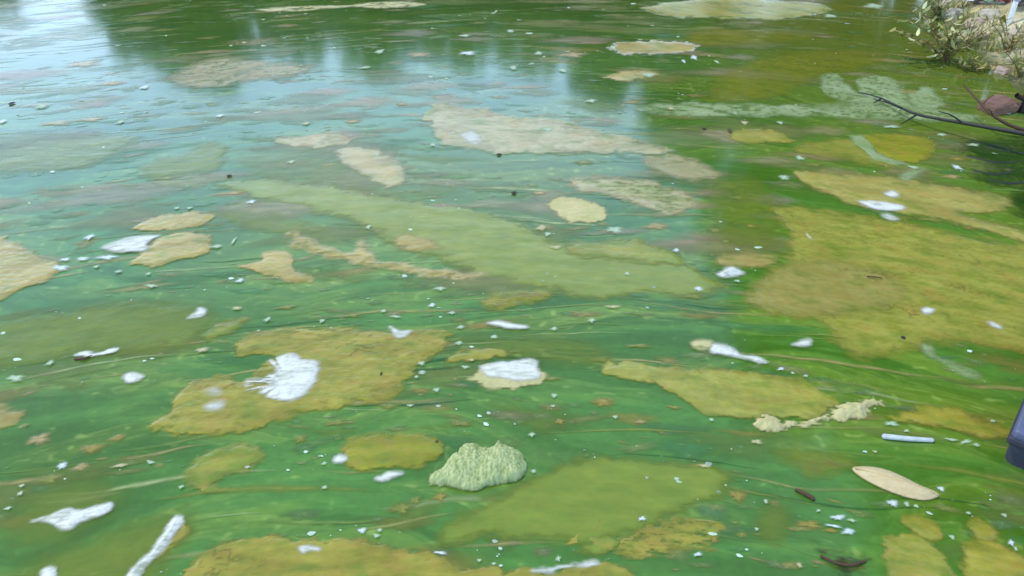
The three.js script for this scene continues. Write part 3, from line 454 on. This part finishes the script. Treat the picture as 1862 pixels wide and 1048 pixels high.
for (const row of CL) for (const f of row.split(' ')) {
  const [px, py, w, h, k] = f.split(',').map(Number), [x, z] = onWater(px, py), m = metresPerPx(px, py), o = clotProto[Math.floor(rnd() * 5)][k].clone();
  o.position.set(x, 0.0011, z); o.scale.set(w * m * 1.25, 0.008, h * m * slant(px, py) * 1.15); o.rotation.y = px < 700 ? 0.15 : px > 1200 ? -0.15 : 0;
  note(px, py, ['golden scum clot', 'olive scum clot', 'tan scum clot'][k], add(o, 'scum_clot', ['small golden clot of scum drifting between the large mats', 'small olive clot of scum drifting between the large mats', 'small tan clot of scum drifting between the large mats'][k], 'scum clot', ['golden scum clots', 'olive scum clots', 'tan scum clots'][k]));
}
{
  const shelf = new Map(), ORD = ['nearest', 'second nearest', 'third nearest', 'fourth nearest', 'fifth nearest', 'sixth nearest', 'seventh nearest', 'eighth nearest', 'ninth nearest', 'tenth nearest'];
  for (const n of noted) {
    let best = null, bd = 1e9; for (const l of NEARBY) { const d = Math.hypot(n.px - l[1], 1.6 * (n.py - l[2])); if (d < bd) { bd = d; best = l; } }
    const dx = n.px - best[1], dy = 1.8 * (n.py - best[2]), way = Math.abs(dx) > Math.abs(dy) ? (dx < 0 ? 'left of' : 'right of') : dy < 0 ? 'above' : 'below', key = n.what + ' ' + way + ' the middle of ' + best[0];
    if (!shelf.has(key)) shelf.set(key, []); shelf.get(key).push([bd, n.o]);
  }
  for (const [key, list] of shelf) { list.sort((a, b) => a[0] - b[0]); list.forEach(([, o], i) => { o.userData.label = (list.length > 1 ? ORD[Math.min(i, 9)] + ' ' : 'small ') + key; }); }
}
function scatter(name, n, geo, mat, place, tint) {                   // past counting: one object
  const im = new THREE.InstancedMesh(geo, mat, n), d = new THREE.Object3D(), c = new THREE.Color();
  for (let i = 0; i < n; i++) { place(d, i); d.updateMatrix(); im.setMatrixAt(i, d.matrix); tint(c, i); im.setColorAt(i, c); }
  im.name = name; im.castShadow = im.receiveShadow = true; im.userData.kind = 'stuff'; scene.add(im); return im;
}
function drift(test) {                                              // a random spot on the open water in drifts along the current
  for (let k = 0; k < 60; k++) {
    const z = -0.7 - 7 * rnd() ** 1.3, x = rr(-1, 1) * (1.4 + 0.62 * -z), v = z - 0.11 * x * x;
    if (polyDist(SHORE, x, z) > 0.05 && fbm(x * 1.4 + 2, v * 4, 3) + 0.3 * noise(x * 9, z * 14) > test) return [x, z];
  }
  return [0, -3];
}
scatter('foam_specks', 1500, blobs[1], new THREE.MeshStandardMaterial({ color: 0xffffff, roughness: 0.6 }), (d) => {
  const [x, z] = drift(0.1), s = (0.002 + 0.012 * rnd() ** 5) * (0.7 + 0.13 * -z); d.position.set(x, 0.002, z); d.rotation.set(0, rr(-0.6, 0.6), 0); d.scale.set(s * rr(1, 2.2), s * 0.4, s * rr(0.8, 1.3));
}, (c) => { const k = rr(0.25, 0.8); c.setRGB(k * 0.8, k, k * 0.75); });
scatter('scum_crumbs', 3600, wisps[2], skin({ color: 0xffffff, roughness: 0.15, opacity: 0.75 }), (d) => {
  const [x, z] = drift(-0.02), s = (0.014 + 0.06 * rnd() ** 3) * (0.7 + 0.12 * -z); d.position.set(x, 0.0008 + 0.0006 * rnd(), z); d.rotation.set(0, -0.2 * x * 0.8 + rr(-0.25, 0.25), 0); d.scale.set(s * rr(1.5, 5), 0.002, s * rr(0.5, 1.0));
}, (c) => { const a = rnd(); if (a < 0.6) c.copy(col(rr(100, 140), rr(140, 160), rr(70, 92))); else if (a < 0.88) c.copy(col(rr(140, 170), rr(146, 160), rr(72, 100))); else c.copy(col(rr(110, 130), rr(146, 160), rr(70, 84))); });
scatter('scum_wisps', 620, wisps[0], skin({ color: 0xffffff, roughness: 0.16, opacity: 0.6, map: tx(grainTex, 3) }), (d) => {
  const [x, z] = drift(-0.12), s = (0.05 + 0.12 * rnd() ** 2) * (0.8 + 0.08 * -z); d.position.set(x, 0.0006 + 0.0004 * rnd(), z); d.rotation.set(0, -0.2 * x * 0.8 + rr(-0.2, 0.2), 0); d.scale.set(s * rr(1.6, 4), 0.0015, s * rr(0.5, 1.1));
}, (c) => { const a = rnd(); if (a < 0.55) c.copy(col(rr(120, 150), rr(150, 164), rr(60, 84))); else if (a < 0.8) c.copy(col(rr(164, 186), rr(156, 168), rr(66, 90))); else c.copy(col(rr(92, 110), rr(146, 160), rr(74, 90))); });
scatter('tan_wisps', 380, wisps[3], skin({ color: 0xffffff, roughness: 0.14, opacity: 0.72, map: tx(grainTex, 3) }), (d) => {
  let x = 0, z = -4; for (let k = 0; k < 80; k++) { z = rr(-7.2, -2.3); x = rr(-4.8, 2.4); if (fbm(x * 0.9 + 12, z * 1.6, 3) > -0.05) break; }
  const s = 0.09 + 0.2 * rnd() ** 2; d.position.set(x, 0.0011 + 0.0004 * rnd(), z); d.rotation.set(0, rr(-0.15, 0.15) - 0.1 * x, 0); d.scale.set(s * rr(1.5, 3.6), 0.0015, s * rr(0.6, 1.2));
}, (c) => { const a = rnd(); if (a < 0.5) c.copy(col(rr(176, 204), rr(168, 184), rr(112, 136))); else c.copy(col(rr(140, 160), rr(152, 166), rr(80, 100))); });
// long threads of scum drawn out along the current
{
  const pos = [], cl = [], uv = [], idx = [], tones = [[148, 158, 66], [166, 168, 92], [128, 156, 72], [186, 172, 104], [52, 104, 44], [176, 190, 122]];
  for (let k = 0; k < 560; k++) {
    const [x0, z0] = drift(-0.2), v = z0 - 0.11 * x0 * x0 / (1 + 0.05 * x0 * x0), near = 0.75 + 0.1 * -z0, len = rr(0.15, 0.75) * near, wd = (0.005 + 0.02 * rnd() ** 2) * near, n = 26, b = pos.length / 3, t = lin(...tones[Math.floor(rnd() * 6)]), a0 = rr(0.6, 1.1), ph = rr(0, 50), y = 0.0012 + 0.0005 * rnd();
    for (let i = 0; i <= n; i++) {
      const s = i / n, x = x0 + (s - 0.5) * len, zc = v + 0.11 * x * x / (1 + 0.05 * x * x) + 0.09 * noise(x * 1.8 + 7, v * 2.2) + 0.012 * noise(x * 9 + ph, v) - 0.09 * noise(x0 * 1.8 + 7, v * 2.2), e = Math.sin(Math.PI * s) ** 0.7, w = wd * e * (0.7 + 0.9 * Math.abs(noise(x * 14 + ph, 3)));
      for (const q of [-1, 0, 1]) { pos.push(x, y, zc + q * w); cl.push(...t, q ? 0 : a0 * e * (0.75 + 0.6 * noise(x * 20, ph))); uv.push(x, zc); }
    }
    for (let i = 0; i < n; i++) for (const q of [0, 1]) { const o = b + 3 * i + q; idx.push(o, o + 1, o + 3, o + 1, o + 4, o + 3); }
  }
  const g = new THREE.BufferGeometry(); g.setAttribute('position', new THREE.Float32BufferAttribute(pos, 3)); g.setAttribute('color', new THREE.Float32BufferAttribute(cl.map((c) => Math.max(0, c)), 4)); g.setAttribute('uv', new THREE.Float32BufferAttribute(uv, 2)); g.setIndex(idx); g.computeVertexNormals();
  const o = mesh('scum_threads', g, skin({ roughness: 0.15, map: tx(grainTex, 3), side: THREE.DoubleSide }), scene); o.userData.kind = 'stuff';
}

// ------------------------------------------------------------------ the pale fuzzy clump, the tan leaf
{
  const c0 = onWater(868, 862);
  film('algae_clump', 'algae clump', 'pale green fuzzy domed clump of algae with a ridged top', { tone: 'clump', m: 'dry', soft: 2, rag: 2, cell: 1.3, thick: 0.003, round: 6,  tuft: 0.011, profile: (x, z, d) => 0.035 * Math.sqrt(Math.max(0, Math.min(1, d / 0.075))) * (0.85 + 0.4 * noise(x * 16, z * 12)) }, '782,870 792,856 805,846 826,832 840,818 866,811 885,820 903,807 925,811 945,826 957,844 950,864 936,880 905,887 870,892 835,894 805,890 787,882');
  const leaf = film('tan_leaf', 'leaf', 'smooth tan fallen leaf floating by a sprinkle of white flecks', { tone: 'leaf', m: 'dry', warp: 0, soft: 1.5, rag: 0.8, cell: 1.5, thick: 0.004, lift: 0.002, profile: (x, z, d) => 0.012 * Math.max(0, Math.min(1, d / 0.03)) }, '1549,856 1566,851 1600,854 1632,865 1670,884 1702,898 1704,906 1678,912 1642,905 1602,890 1571,874');
  const a = onWater(1553, 857), b = onWater(1630, 884), c = onWater(1702, 904), p = leaf.position;
  mesh('midrib', limb([[a[0] - p.x, 0.012, a[1] - p.z], [b[0] - p.x, 0.021, b[1] - p.z], [c[0] - p.x, 0.012, c[1] - p.z]], 0.0028, 0.0012, 10, 6), new THREE.MeshStandardMaterial({ color: col(206, 180, 128), roughness: 0.8 }), leaf);
}

// ------------------------------------------------------------------ sticks, twigs, dark bits
const tw = (px, py, y) => { const d = ray(px, py), t = (EYE - y) / -d[1]; return [d[0] * t, y, d[2] * t]; };
function stick(name, label, category, pts, r0, r1, m, extra, forks) {
  const p0 = pts[0], o = base(name, label, category, p0[0], 0, p0[2]), loc = pts.map((p) => [p[0] - p0[0], p[1], p[2] - p0[2]]), end = loc[loc.length - 1];
  const parts = [limb(loc, r0, r1, 14, 9)];
  for (const [at, dx, dy, dz] of forks ?? []) { const c = new THREE.CatmullRomCurve3(loc.map((p) => new THREE.Vector3(...p))).getPoint(at); parts.push(limb([[c.x, c.y, c.z], [c.x + dx * 0.5, c.y + dy * 0.7, c.z + dz * 0.4], [c.x + dx, c.y + dy, c.z + dz]], r0 * 0.45, r0 * 0.15, 6, 6)); }
  for (const [q, r] of [[loc[0], r0], [end, r1]]) { const s = new THREE.SphereGeometry(r, 9, 7); s.translate(...q); parts.push(s); }
  mesh(extra ?? 'stem', mergeGeometries(parts.map((g) => g.toNonIndexed ? g.toNonIndexed() : g)), m, o); return o;
}
const white = new THREE.MeshStandardMaterial({ color: col(236, 240, 238), roughness: 0.5, bumpMap: tx(bumpTex, 3), bumpScale: 0.003 });
const darkWood = new THREE.MeshStandardMaterial({ color: col(40, 40, 34), roughness: 0.6 }), brown = new THREE.MeshStandardMaterial({ color: col(84, 60, 38), roughness: 0.8 });
stick('white_stick', 'short straight white stick in front of the arched golden mat', 'stick', [tw(1609, 794, 0.008), tw(1650, 798, 0.008), tw(1695, 801, 0.006)], 0.0075, 0.006, white, 'shaft');
stick('dark_branch', 'long dark bare branch reaching over the water from the right', 'branch', [tw(1960, 262, 0.12), tw(1862, 243, 0.11), tw(1760, 225, 0.08), tw(1668, 208, 0.05), tw(1632, 193, 0.04), tw(1596, 176, 0.03), tw(1562, 168, 0.01)], 0.013, 0.003, darkWood, 'stem', [[0.35, -0.12, 0.05, -0.02], [0.5, -0.1, -0.03, 0.06], [0.62, -0.13, 0.03, -0.05], [0.8, -0.05, -0.015, 0.03]]);
stick('brown_branch', 'shorter brown twig leaning in front of the pinkish brick', 'branch', [tw(1880, 240, 0.02), tw(1842, 230, 0.05), tw(1806, 210, 0.09), tw(1782, 186, 0.12), tw(1752, 154, 0.16)], 0.010, 0.004, brown, 'stem', [[0.5, -0.05, 0.04, 0.02], [0.7, 0.04, 0.05, 0]]);
[[[1766, 258], [1810, 266], [1880, 276]], [[1760, 286], [1815, 296], [1880, 292]], [[1772, 312], [1812, 318], [1860, 306]], [[1786, 268], [1830, 276], [1890, 282]], [[1800, 330], [1840, 334], [1890, 326]]].forEach((p, i) => {  // dark rods added to stand in for shaded ripples
  stick('ripple_shade_rod', ['uppermost added dark stroke of ripple shade below the long dark branch', 'long added dark stroke of ripple shade amid the dark ripples', 'added dark stroke of ripple shade just above the long tapering mat', 'short added dark stroke of ripple shade close to the right edge', 'lowest added dark stroke of ripple shade near the tapering mat tip'][i], 'branch', p.map((q, k) => tw(q[0], q[1], k === 1 ? 0.001 : -0.003)), 0.008, 0.004, darkWood);
});
const spot = (px, py, w, h, name, label, cat, m) => { const [x, z] = onWater(px, py), s = metresPerPx(px, py), o = mesh(name, blobs[3], m); o.position.set(x, 0.006, z); o.scale.set(w * s * 0.62, w * s * 0.22, h * s * slant(px, py) * 0.5); return add(o, name, label, cat); };
const black = new THREE.MeshStandardMaterial({ color: col(46, 42, 30), roughness: 0.7 });
spot(1642, 617, 13, 11, 'dark_seed', 'black round speck on the lower rim of the largest mat', 'seed', black);
spot(934, 353, 15, 10, 'dark_seed', 'dark speck on the water left of the pale cream patch', 'seed', black);
spot(907, 283, 14, 7, 'dark_seed', 'dark speck just under the long pinkish mat', 'seed', black);
spot(416, 322, 14, 8, 'dark_seed', 'dark speck on the pale green haze at upper left', 'seed', black);
spot(1280, 236, 14, 6, 'dark_seed', 'flat dark speck in the gap left of the knobbly tan mat', 'seed', black);
spot(1327, 240, 11, 14, 'dark_seed', 'brown speck on the left end of the knobbly tan mat', 'seed', brown);
spot(20, 190, 14, 9, 'dark_seed', 'greyish dark speck near the left edge of the pond', 'seed', black);
spot(693, 683, 6, 12, 'dark_seed', 'tiny dark speck on the right part of the big olive mat', 'seed', black);
spot(794, 806, 9, 9, 'dark_seed', 'tiny brown speck on the right end of the rounded olive mat', 'seed', brown);
stick('brown_twig', 'short brown twig floating below the olive bloom left of the leaf', 'twig', [tw(1448, 891, 0.004), tw(1462, 897, 0.008), tw(1478, 907, 0.004)], 0.004, 0.006, brown);
stick('brown_twig', 'short dark twig under the pair of white foam dashes', 'twig', [tw(136, 653, 0.003), tw(152, 652, 0.007), tw(168, 647, 0.003)], 0.004, 0.003, brown);
stick('brown_twig', 'thin brown twig on the tan tip of the largest mat', 'twig', [tw(1578, 503, 0.012), tw(1592, 504, 0.014), tw(1604, 506, 0.012)], 0.003, 0.002, brown);
stick('brown_twig', 'long thin brown twig lying in the bottom right dead algae', 'twig', [tw(1494, 1012, 0.006), tw(1520, 1024, 0.007), tw(1548, 1028, 0.009), tw(1574, 1020, 0.004)], 0.0035, 0.0028, brown);

// ------------------------------------------------------------------ dark grey float at the right edge
{
  const H = 0.1, a = tw(1836, 788, H), b = tw(1862, 718, H), dir = Math.atan2(-(b[0] - a[0]), -(b[2] - a[2]));
  const f = base('plastic_float', 'dark grey plastic float with a rimmed deck jutting in at the right edge', 'float', a[0], 0, a[2]);
  f.rotation.y = dir * 1.03;
  const grey = new THREE.MeshPhysicalMaterial({ color: col(96, 100, 128), roughness: 0.42, bumpMap: tx(bumpTex, 2), bumpScale: 0.002 }), dk = new THREE.MeshStandardMaterial({ color: col(52, 52, 66), roughness: 0.55, bumpMap: tx(bumpTex, 2), bumpScale: 0.002 });
  const W = 1.1, D = 0.7, put = (g, x, y, z) => g.translate(x + W / 2, y, z - D / 2);
  mesh('hull', put(new RoundedBoxGeometry(W - 0.024, 0.13, D - 0.024, 4, 0.03), 0, 0.005, 0), dk, f);
  mesh('rim', put(new RoundedBoxGeometry(W, 0.024, D, 4, 0.011), 0, 0.074, 0), dk, f);
  mesh('deck', put(new RoundedBoxGeometry(W - 0.01, 0.03, D - 0.01, 5, 0.013), 0, 0.094, 0), grey, f);
  for (let k = 0; k < 5; k++) mesh('deck_rib', put(new RoundedBoxGeometry(W - 0.16, 0.01, 0.03, 3, 0.004), 0, 0.111, -D * 0.32 + k * D * 0.16), grey, f);
  for (const s of [-1, 1]) { const g = new THREE.TorusGeometry(0.035, 0.008, 8, 18); g.rotateX(Math.PI / 2); mesh('lug', put(g, s * (W / 2 - 0.09), 0.117, D / 2 - 0.075), dk, f); }
}

// ------------------------------------------------------------------ the dry bank at the top right
const stoneMats = [[212, 198, 174], [206, 192, 156], [210, 182, 162]].map((c) => new THREE.MeshStandardMaterial({ color: col(...c), roughness: 0.9, bumpMap: tx(bumpTex, 1), bumpScale: 0.01, map: grainTex }));
function rock(sd, sq) { const g = new THREE.IcosahedronGeometry(0.5, 3), p = g.attributes.position; for (let i = 0; i < p.count; i++) { const x = p.getX(i), y = p.getY(i), z = p.getZ(i), k = 1 + 0.5 * noise(x * 2.6 + sd, z * 2.6 + y * 1.7) + 0.2 * noise(x * 7, y * 7 + z * 4 + sd); p.setXYZ(i, Math.sign(x) * Math.abs(x * k) ** sq, Math.sign(y) * Math.abs(y * k) ** sq, Math.sign(z) * Math.abs(z * k) ** sq); } g.computeVertexNormals(); return g; }
const rocks = [rock(1, 0.9), rock(5, 0.8), rock(9, 0.95), rock(14, 0.85)];
[[1740, 30, 34, 0, 'grey stone below the white sheet on the dry bank'], [1772, 44, 26, 2, 'pinkish stone in the middle of the dry bank'], [1800, 30, 30, 0, 'pale stone below the red and white litter'], [1758, 66, 22, 1, 'sandy stone right of the leafy shrub'], [1786, 70, 24, 2, 'reddish sandy stone low on the dry bank'], [1816, 58, 20, 1, 'small sandy stone left of the white stake foot'], [1850, 66, 30, 0, 'grey stone right of the white stake'], [1846, 112, 24, 1, 'sandy stone on the grassy foot of the bank'], [1730, 8, 26, 0, 'pale stone at the top of the bank left of the litter'], [1822, 132, 22, 2, 'pinkish pebble in the grass near the waterline']].forEach(([px, py, w, k, label], i) => {
  const p = onGround(px, py), m = -p[2] / FPX / Math.cos(0.3) * 1.15, o = mesh('stone', rocks[i % 4], stoneMats[k]); o.position.set(p[0], p[1] + 0.005, p[2]); o.scale.set(w * m, w * m * 0.6, w * m * 0.8); o.rotation.y = i * 1.3; add(o, 'stone', label, 'stone', 'stones on the dry bank');
});
{
  const p = tw(1816, 190, 0.03), o = mesh('broken_brick', rock(27, 0.7), new THREE.MeshStandardMaterial({ color: col(172, 128, 108), roughness: 0.9, map: tx(grainTex, 2), bumpMap: tx(bumpTex, 2), bumpScale: 0.03 })); o.position.set(p[0], 0.02, p[2]); o.scale.set(0.17, 0.07, 0.11); o.rotation.y = 0.4;
  add(o, 'broken_brick', 'pinkish broken brick lying at the waterline behind the brown twig', 'brick');
  const q = tw(1856, 200, 0.01), r = base('metal_scrap', 'dark rusty bent metal scrap standing at the waterline by the brick', 'metal scrap', q[0], -0.02, q[2]);
  const rust = new THREE.MeshStandardMaterial({ color: col(60, 38, 34), roughness: 0.8, metalness: 0.2 });
  mesh('upright', limb([[0, 0, 0], [0.004, 0.07, 0], [0.0, 0.15, -0.01]], 0.012, 0.01, 6, 8), rust, r);
  mesh('arm', limb([[0.0, 0.09, 0], [-0.03, 0.1, 0.01], [-0.055, 0.115, 0.01]], 0.011, 0.013, 6, 8), rust, r);
  mesh('foot_bar', limb([[-0.01, 0.03, 0.012], [0.07, 0.025, 0.02], [0.16, 0.03, 0.0]], 0.013, 0.012, 6, 8), rust, r);
}
const groundObj = (px, py) => onGround(px, py);
{
  const p = groundObj(1835, 44), s = base('white_stake', 'white stake standing in the dry bank near the top right corner', 'stake', p[0], p[1] - 0.05, p[2]);
  mesh('post', limb([[0, 0, 0], [-0.004, 0.16, 0], [0.004, 0.42, -0.01]], 0.018, 0.016, 8, 8), white, s);
  mesh('sleeve', limb([[0.002, 0.2, 0], [0, 0.26, 0], [0.003, 0.32, 0]], 0.022, 0.023, 4, 10), new THREE.MeshStandardMaterial({ color: col(150, 150, 170), roughness: 0.6 }), s);
}
function sheet(name, label, cat, px, py, w, d, c, ry) {              // crumpled litter lying on the bank
  const p = groundObj(px, py), g = new THREE.PlaneGeometry(w, d, 22, 14); g.rotateX(-Math.PI / 2); const q = g.attributes.position;
  for (let i = 0; i < q.count; i++) { const x = q.getX(i), z = q.getZ(i); q.setXYZ(i, x + 0.02 * noise(x * 14 + px, z * 14), 0.02 + 0.035 * Math.abs(fbm(x * 9 + px, z * 9, 3)) * 2, z + 0.02 * noise(z * 14, x * 14 + py)); }
  const top = g.clone(), bot = g.clone(); bot.translate(0, -0.003, 0); g.computeVertexNormals(); top.computeVertexNormals(); bot.computeVertexNormals();
  const o = mesh(name, mergeGeometries([top, bot]), new THREE.MeshStandardMaterial({ color: col(...c), roughness: 0.5, side: THREE.DoubleSide })); o.position.set(p[0], p[1], p[2]); o.rotation.y = ry; return add(o, name, label, cat);
}
sheet('plastic_sheet', 'crumpled white plastic sheet on top of the dry bank', 'litter', 1782, 2, 0.42, 0.16, [244, 240, 240], 0.1);
sheet('plastic_scrap', 'red crumpled scrap beside the white sheet on the bank', 'litter', 1822, 5, 0.11, 0.1, [196, 70, 84], 0.5);
sheet('plastic_scrap', 'green crumpled scrap between the white sheet and the red scrap', 'litter', 1797, 6, 0.1, 0.06, [130, 170, 130], 0.2);
sheet('plastic_scrap', 'dark crumpled rag at the top right corner of the bank', 'litter', 1858, 12, 0.16, 0.14, [44, 30, 34], 0.2);
stick('dark_rod', 'thin grey rod lying in front of the white plastic sheet', 'rod', [[1766, 8], [1790, 10], [1824, 10]].map(([x, y]) => { const p = groundObj(x, y); return [p[0], p[1] + 0.02, p[2]]; }), 0.010, 0.009, new THREE.MeshStandardMaterial({ color: col(110, 108, 112), roughness: 0.6 }), 'rod');

// grass: blades in tufts
function tuftGeo(n, h, spread) {
  const pos = [], idx = [];
  for (let k = 0; k < n; k++) {
    const a = rr(0, 6.28), l = h * rr(0.5, 1.1), lean = rr(0.2, 1) * spread, x0 = rr(-0.03, 0.03), z0 = rr(-0.03, 0.03), w = 0.0035, b = pos.length / 3, ca = Math.cos(a), sa = Math.sin(a);
    for (let i = 0; i <= 3; i++) { const t = i / 3, r = lean * t * t * l, y = l * t * (1 - 0.25 * t * lean), ww = w * (1 - t) + 0.0004; pos.push(x0 + ca * r - sa * ww, y, z0 + sa * r + ca * ww, x0 + ca * r + sa * ww, y, z0 + sa * r - ca * ww); }
    for (let i = 0; i < 3; i++) { const o = b + 2 * i; idx.push(o, o + 1, o + 2, o + 2, o + 1, o + 3); }
  }
  const g = new THREE.BufferGeometry(); g.setAttribute('position', new THREE.Float32BufferAttribute(pos, 3)); g.setIndex(idx); g.computeVertexNormals(); return g;
}
const bladeMat = new THREE.MeshPhysicalMaterial({ color: 0xffffff, roughness: 0.7, side: THREE.DoubleSide, transmission: 0.3, thickness: 0 });
const onBank = (d, x0, x1, z0, z1, lo, hi) => { for (let k = 0; k < 400; k++) { const x = rr(x0, x1), z = rr(z0, z1), q = -polyDist(SHORE, x, z); if (q > lo && q < hi) { d.position.set(x, groundHeight(x, z) - 0.006, z); d.rotation.set(0, rr(0, 6.28), 0); return; } } d.position.set(8, groundHeight(8, -6), -6); };
scatter('dry_grass', 520, tuftGeo(14, 0.09, 1.2), bladeMat, (d) => { onBank(d, 2.8, 6.5, -9, -3.4, 0.1, 4); const s = rr(0.5, 1.3); d.scale.set(s, s * rr(0.5, 1), s); }, (c) => c.copy(col(rr(205, 236), rr(190, 216), rr(136, 166))));
scatter('green_grass', 170, tuftGeo(12, 0.12, 0.8), bladeMat, (d) => { onBank(d, 2.7, 5, -9, -3.4, 0.0, 0.3); const s = rr(0.5, 1.2); d.scale.set(s, s, s); }, (c) => c.copy(col(rr(130, 176), rr(140, 170), rr(66, 96))));

// leafy shrub overhanging the water, dry weeds
const slim = (() => { const s = new THREE.Shape(); s.moveTo(0, 0); s.bezierCurveTo(0.16, 0.25, 0.15, 0.65, 0, 1); s.bezierCurveTo(-0.15, 0.65, -0.16, 0.25, 0, 0); const g = new THREE.ShapeGeometry(s, 5), p = g.attributes.position; for (let i = 0; i < p.count; i++) p.setZ(i, 0.5 * Math.abs(p.getX(i)) - 0.18 * p.getY(i) ** 2); g.computeVertexNormals(); return g; })();
function shrub(name, label, px, py, n, tones, reach, tall, leafLen, cat = 'shrub', lean = 0) {
  const b = groundObj(px, py), s = base(name, label, cat, b[0], b[1] - 0.02, b[2]);
  const mats = tones.map((c) => new THREE.MeshPhysicalMaterial({ color: col(...c), roughness: 0.45, side: THREE.DoubleSide, transmission: 0.25, thickness: 0 })), stemM = new THREE.MeshStandardMaterial({ color: col(120, 104, 62), roughness: 0.9 });
  for (let k = 0; k < n; k++) {
    const a = k * 2.4 + rr(-0.3, 0.3), r = reach * rr(0.35, 1), h = tall * rr(0.45, 1), tip = [Math.cos(a) * r - lean, h, Math.sin(a) * r * 0.7], pts = [[0, 0, 0], [tip[0] * 0.35, h * 0.55, tip[2] * 0.35], tip];
    mesh('stem', limb(pts, 0.004, 0.0018, 6, 5), stemM, s);
    const cv = new THREE.CatmullRomCurve3(pts.map((p) => new THREE.Vector3(...p)));
    for (let i = 0; i < 9; i++) { const p = cv.getPoint(0.25 + 0.75 * i / 8), l = mesh('leaf', slim, mats[Math.floor(rnd() * mats.length)], s); l.position.copy(p); l.rotation.set(rr(0.5, 2.2), rr(0, 6.28), rr(-0.6, 0.6), 'YXZ'); const q = leafLen * rr(0.6, 1.2); l.scale.set(q * 1.6, q, q); }
  }
  return s;
}
shrub('leafy_shrub', 'leafy shrub with pale shining leaves leaning over the water', 1722, 112, 24, [[226, 226, 168], [150, 150, 78], [104, 112, 50], [196, 186, 118], [176, 164, 96]], 0.3, 0.32, 0.066, 'shrub', 0.15);
shrub('small_shrub', 'small green shrub left of the bank top above the leafy shrub', 1702, 34, 8, [[130, 138, 70], [96, 110, 50], [160, 158, 96]], 0.2, 0.24, 0.065);
shrub('dry_weed', 'straw coloured dry weed in front of the white stake', 1830, 96, 9, [[196, 186, 136], [170, 164, 104], [140, 136, 70]], 0.2, 0.26, 0.06, 'weed');
shrub('dry_weed', 'bristly straw coloured weed on the bank between the shrub and the stones', 1756, 84, 12, [[206, 196, 140], [180, 170, 110], [150, 144, 84]], 0.24, 0.22, 0.045, 'weed');
shrub('dry_weed', 'greenish weed at the right edge of the bank by the waterline', 1856, 140, 7, [[150, 156, 92], [176, 178, 112], [104, 116, 52]], 0.18, 0.2, 0.06, 'weed');
shrub('dry_weed', 'low straw coloured weed between the shrub and the brick', 1772, 128, 6, [[186, 172, 110], [150, 146, 80], [120, 122, 60]], 0.16, 0.12, 0.05, 'weed');

renderer.render(scene, camera);
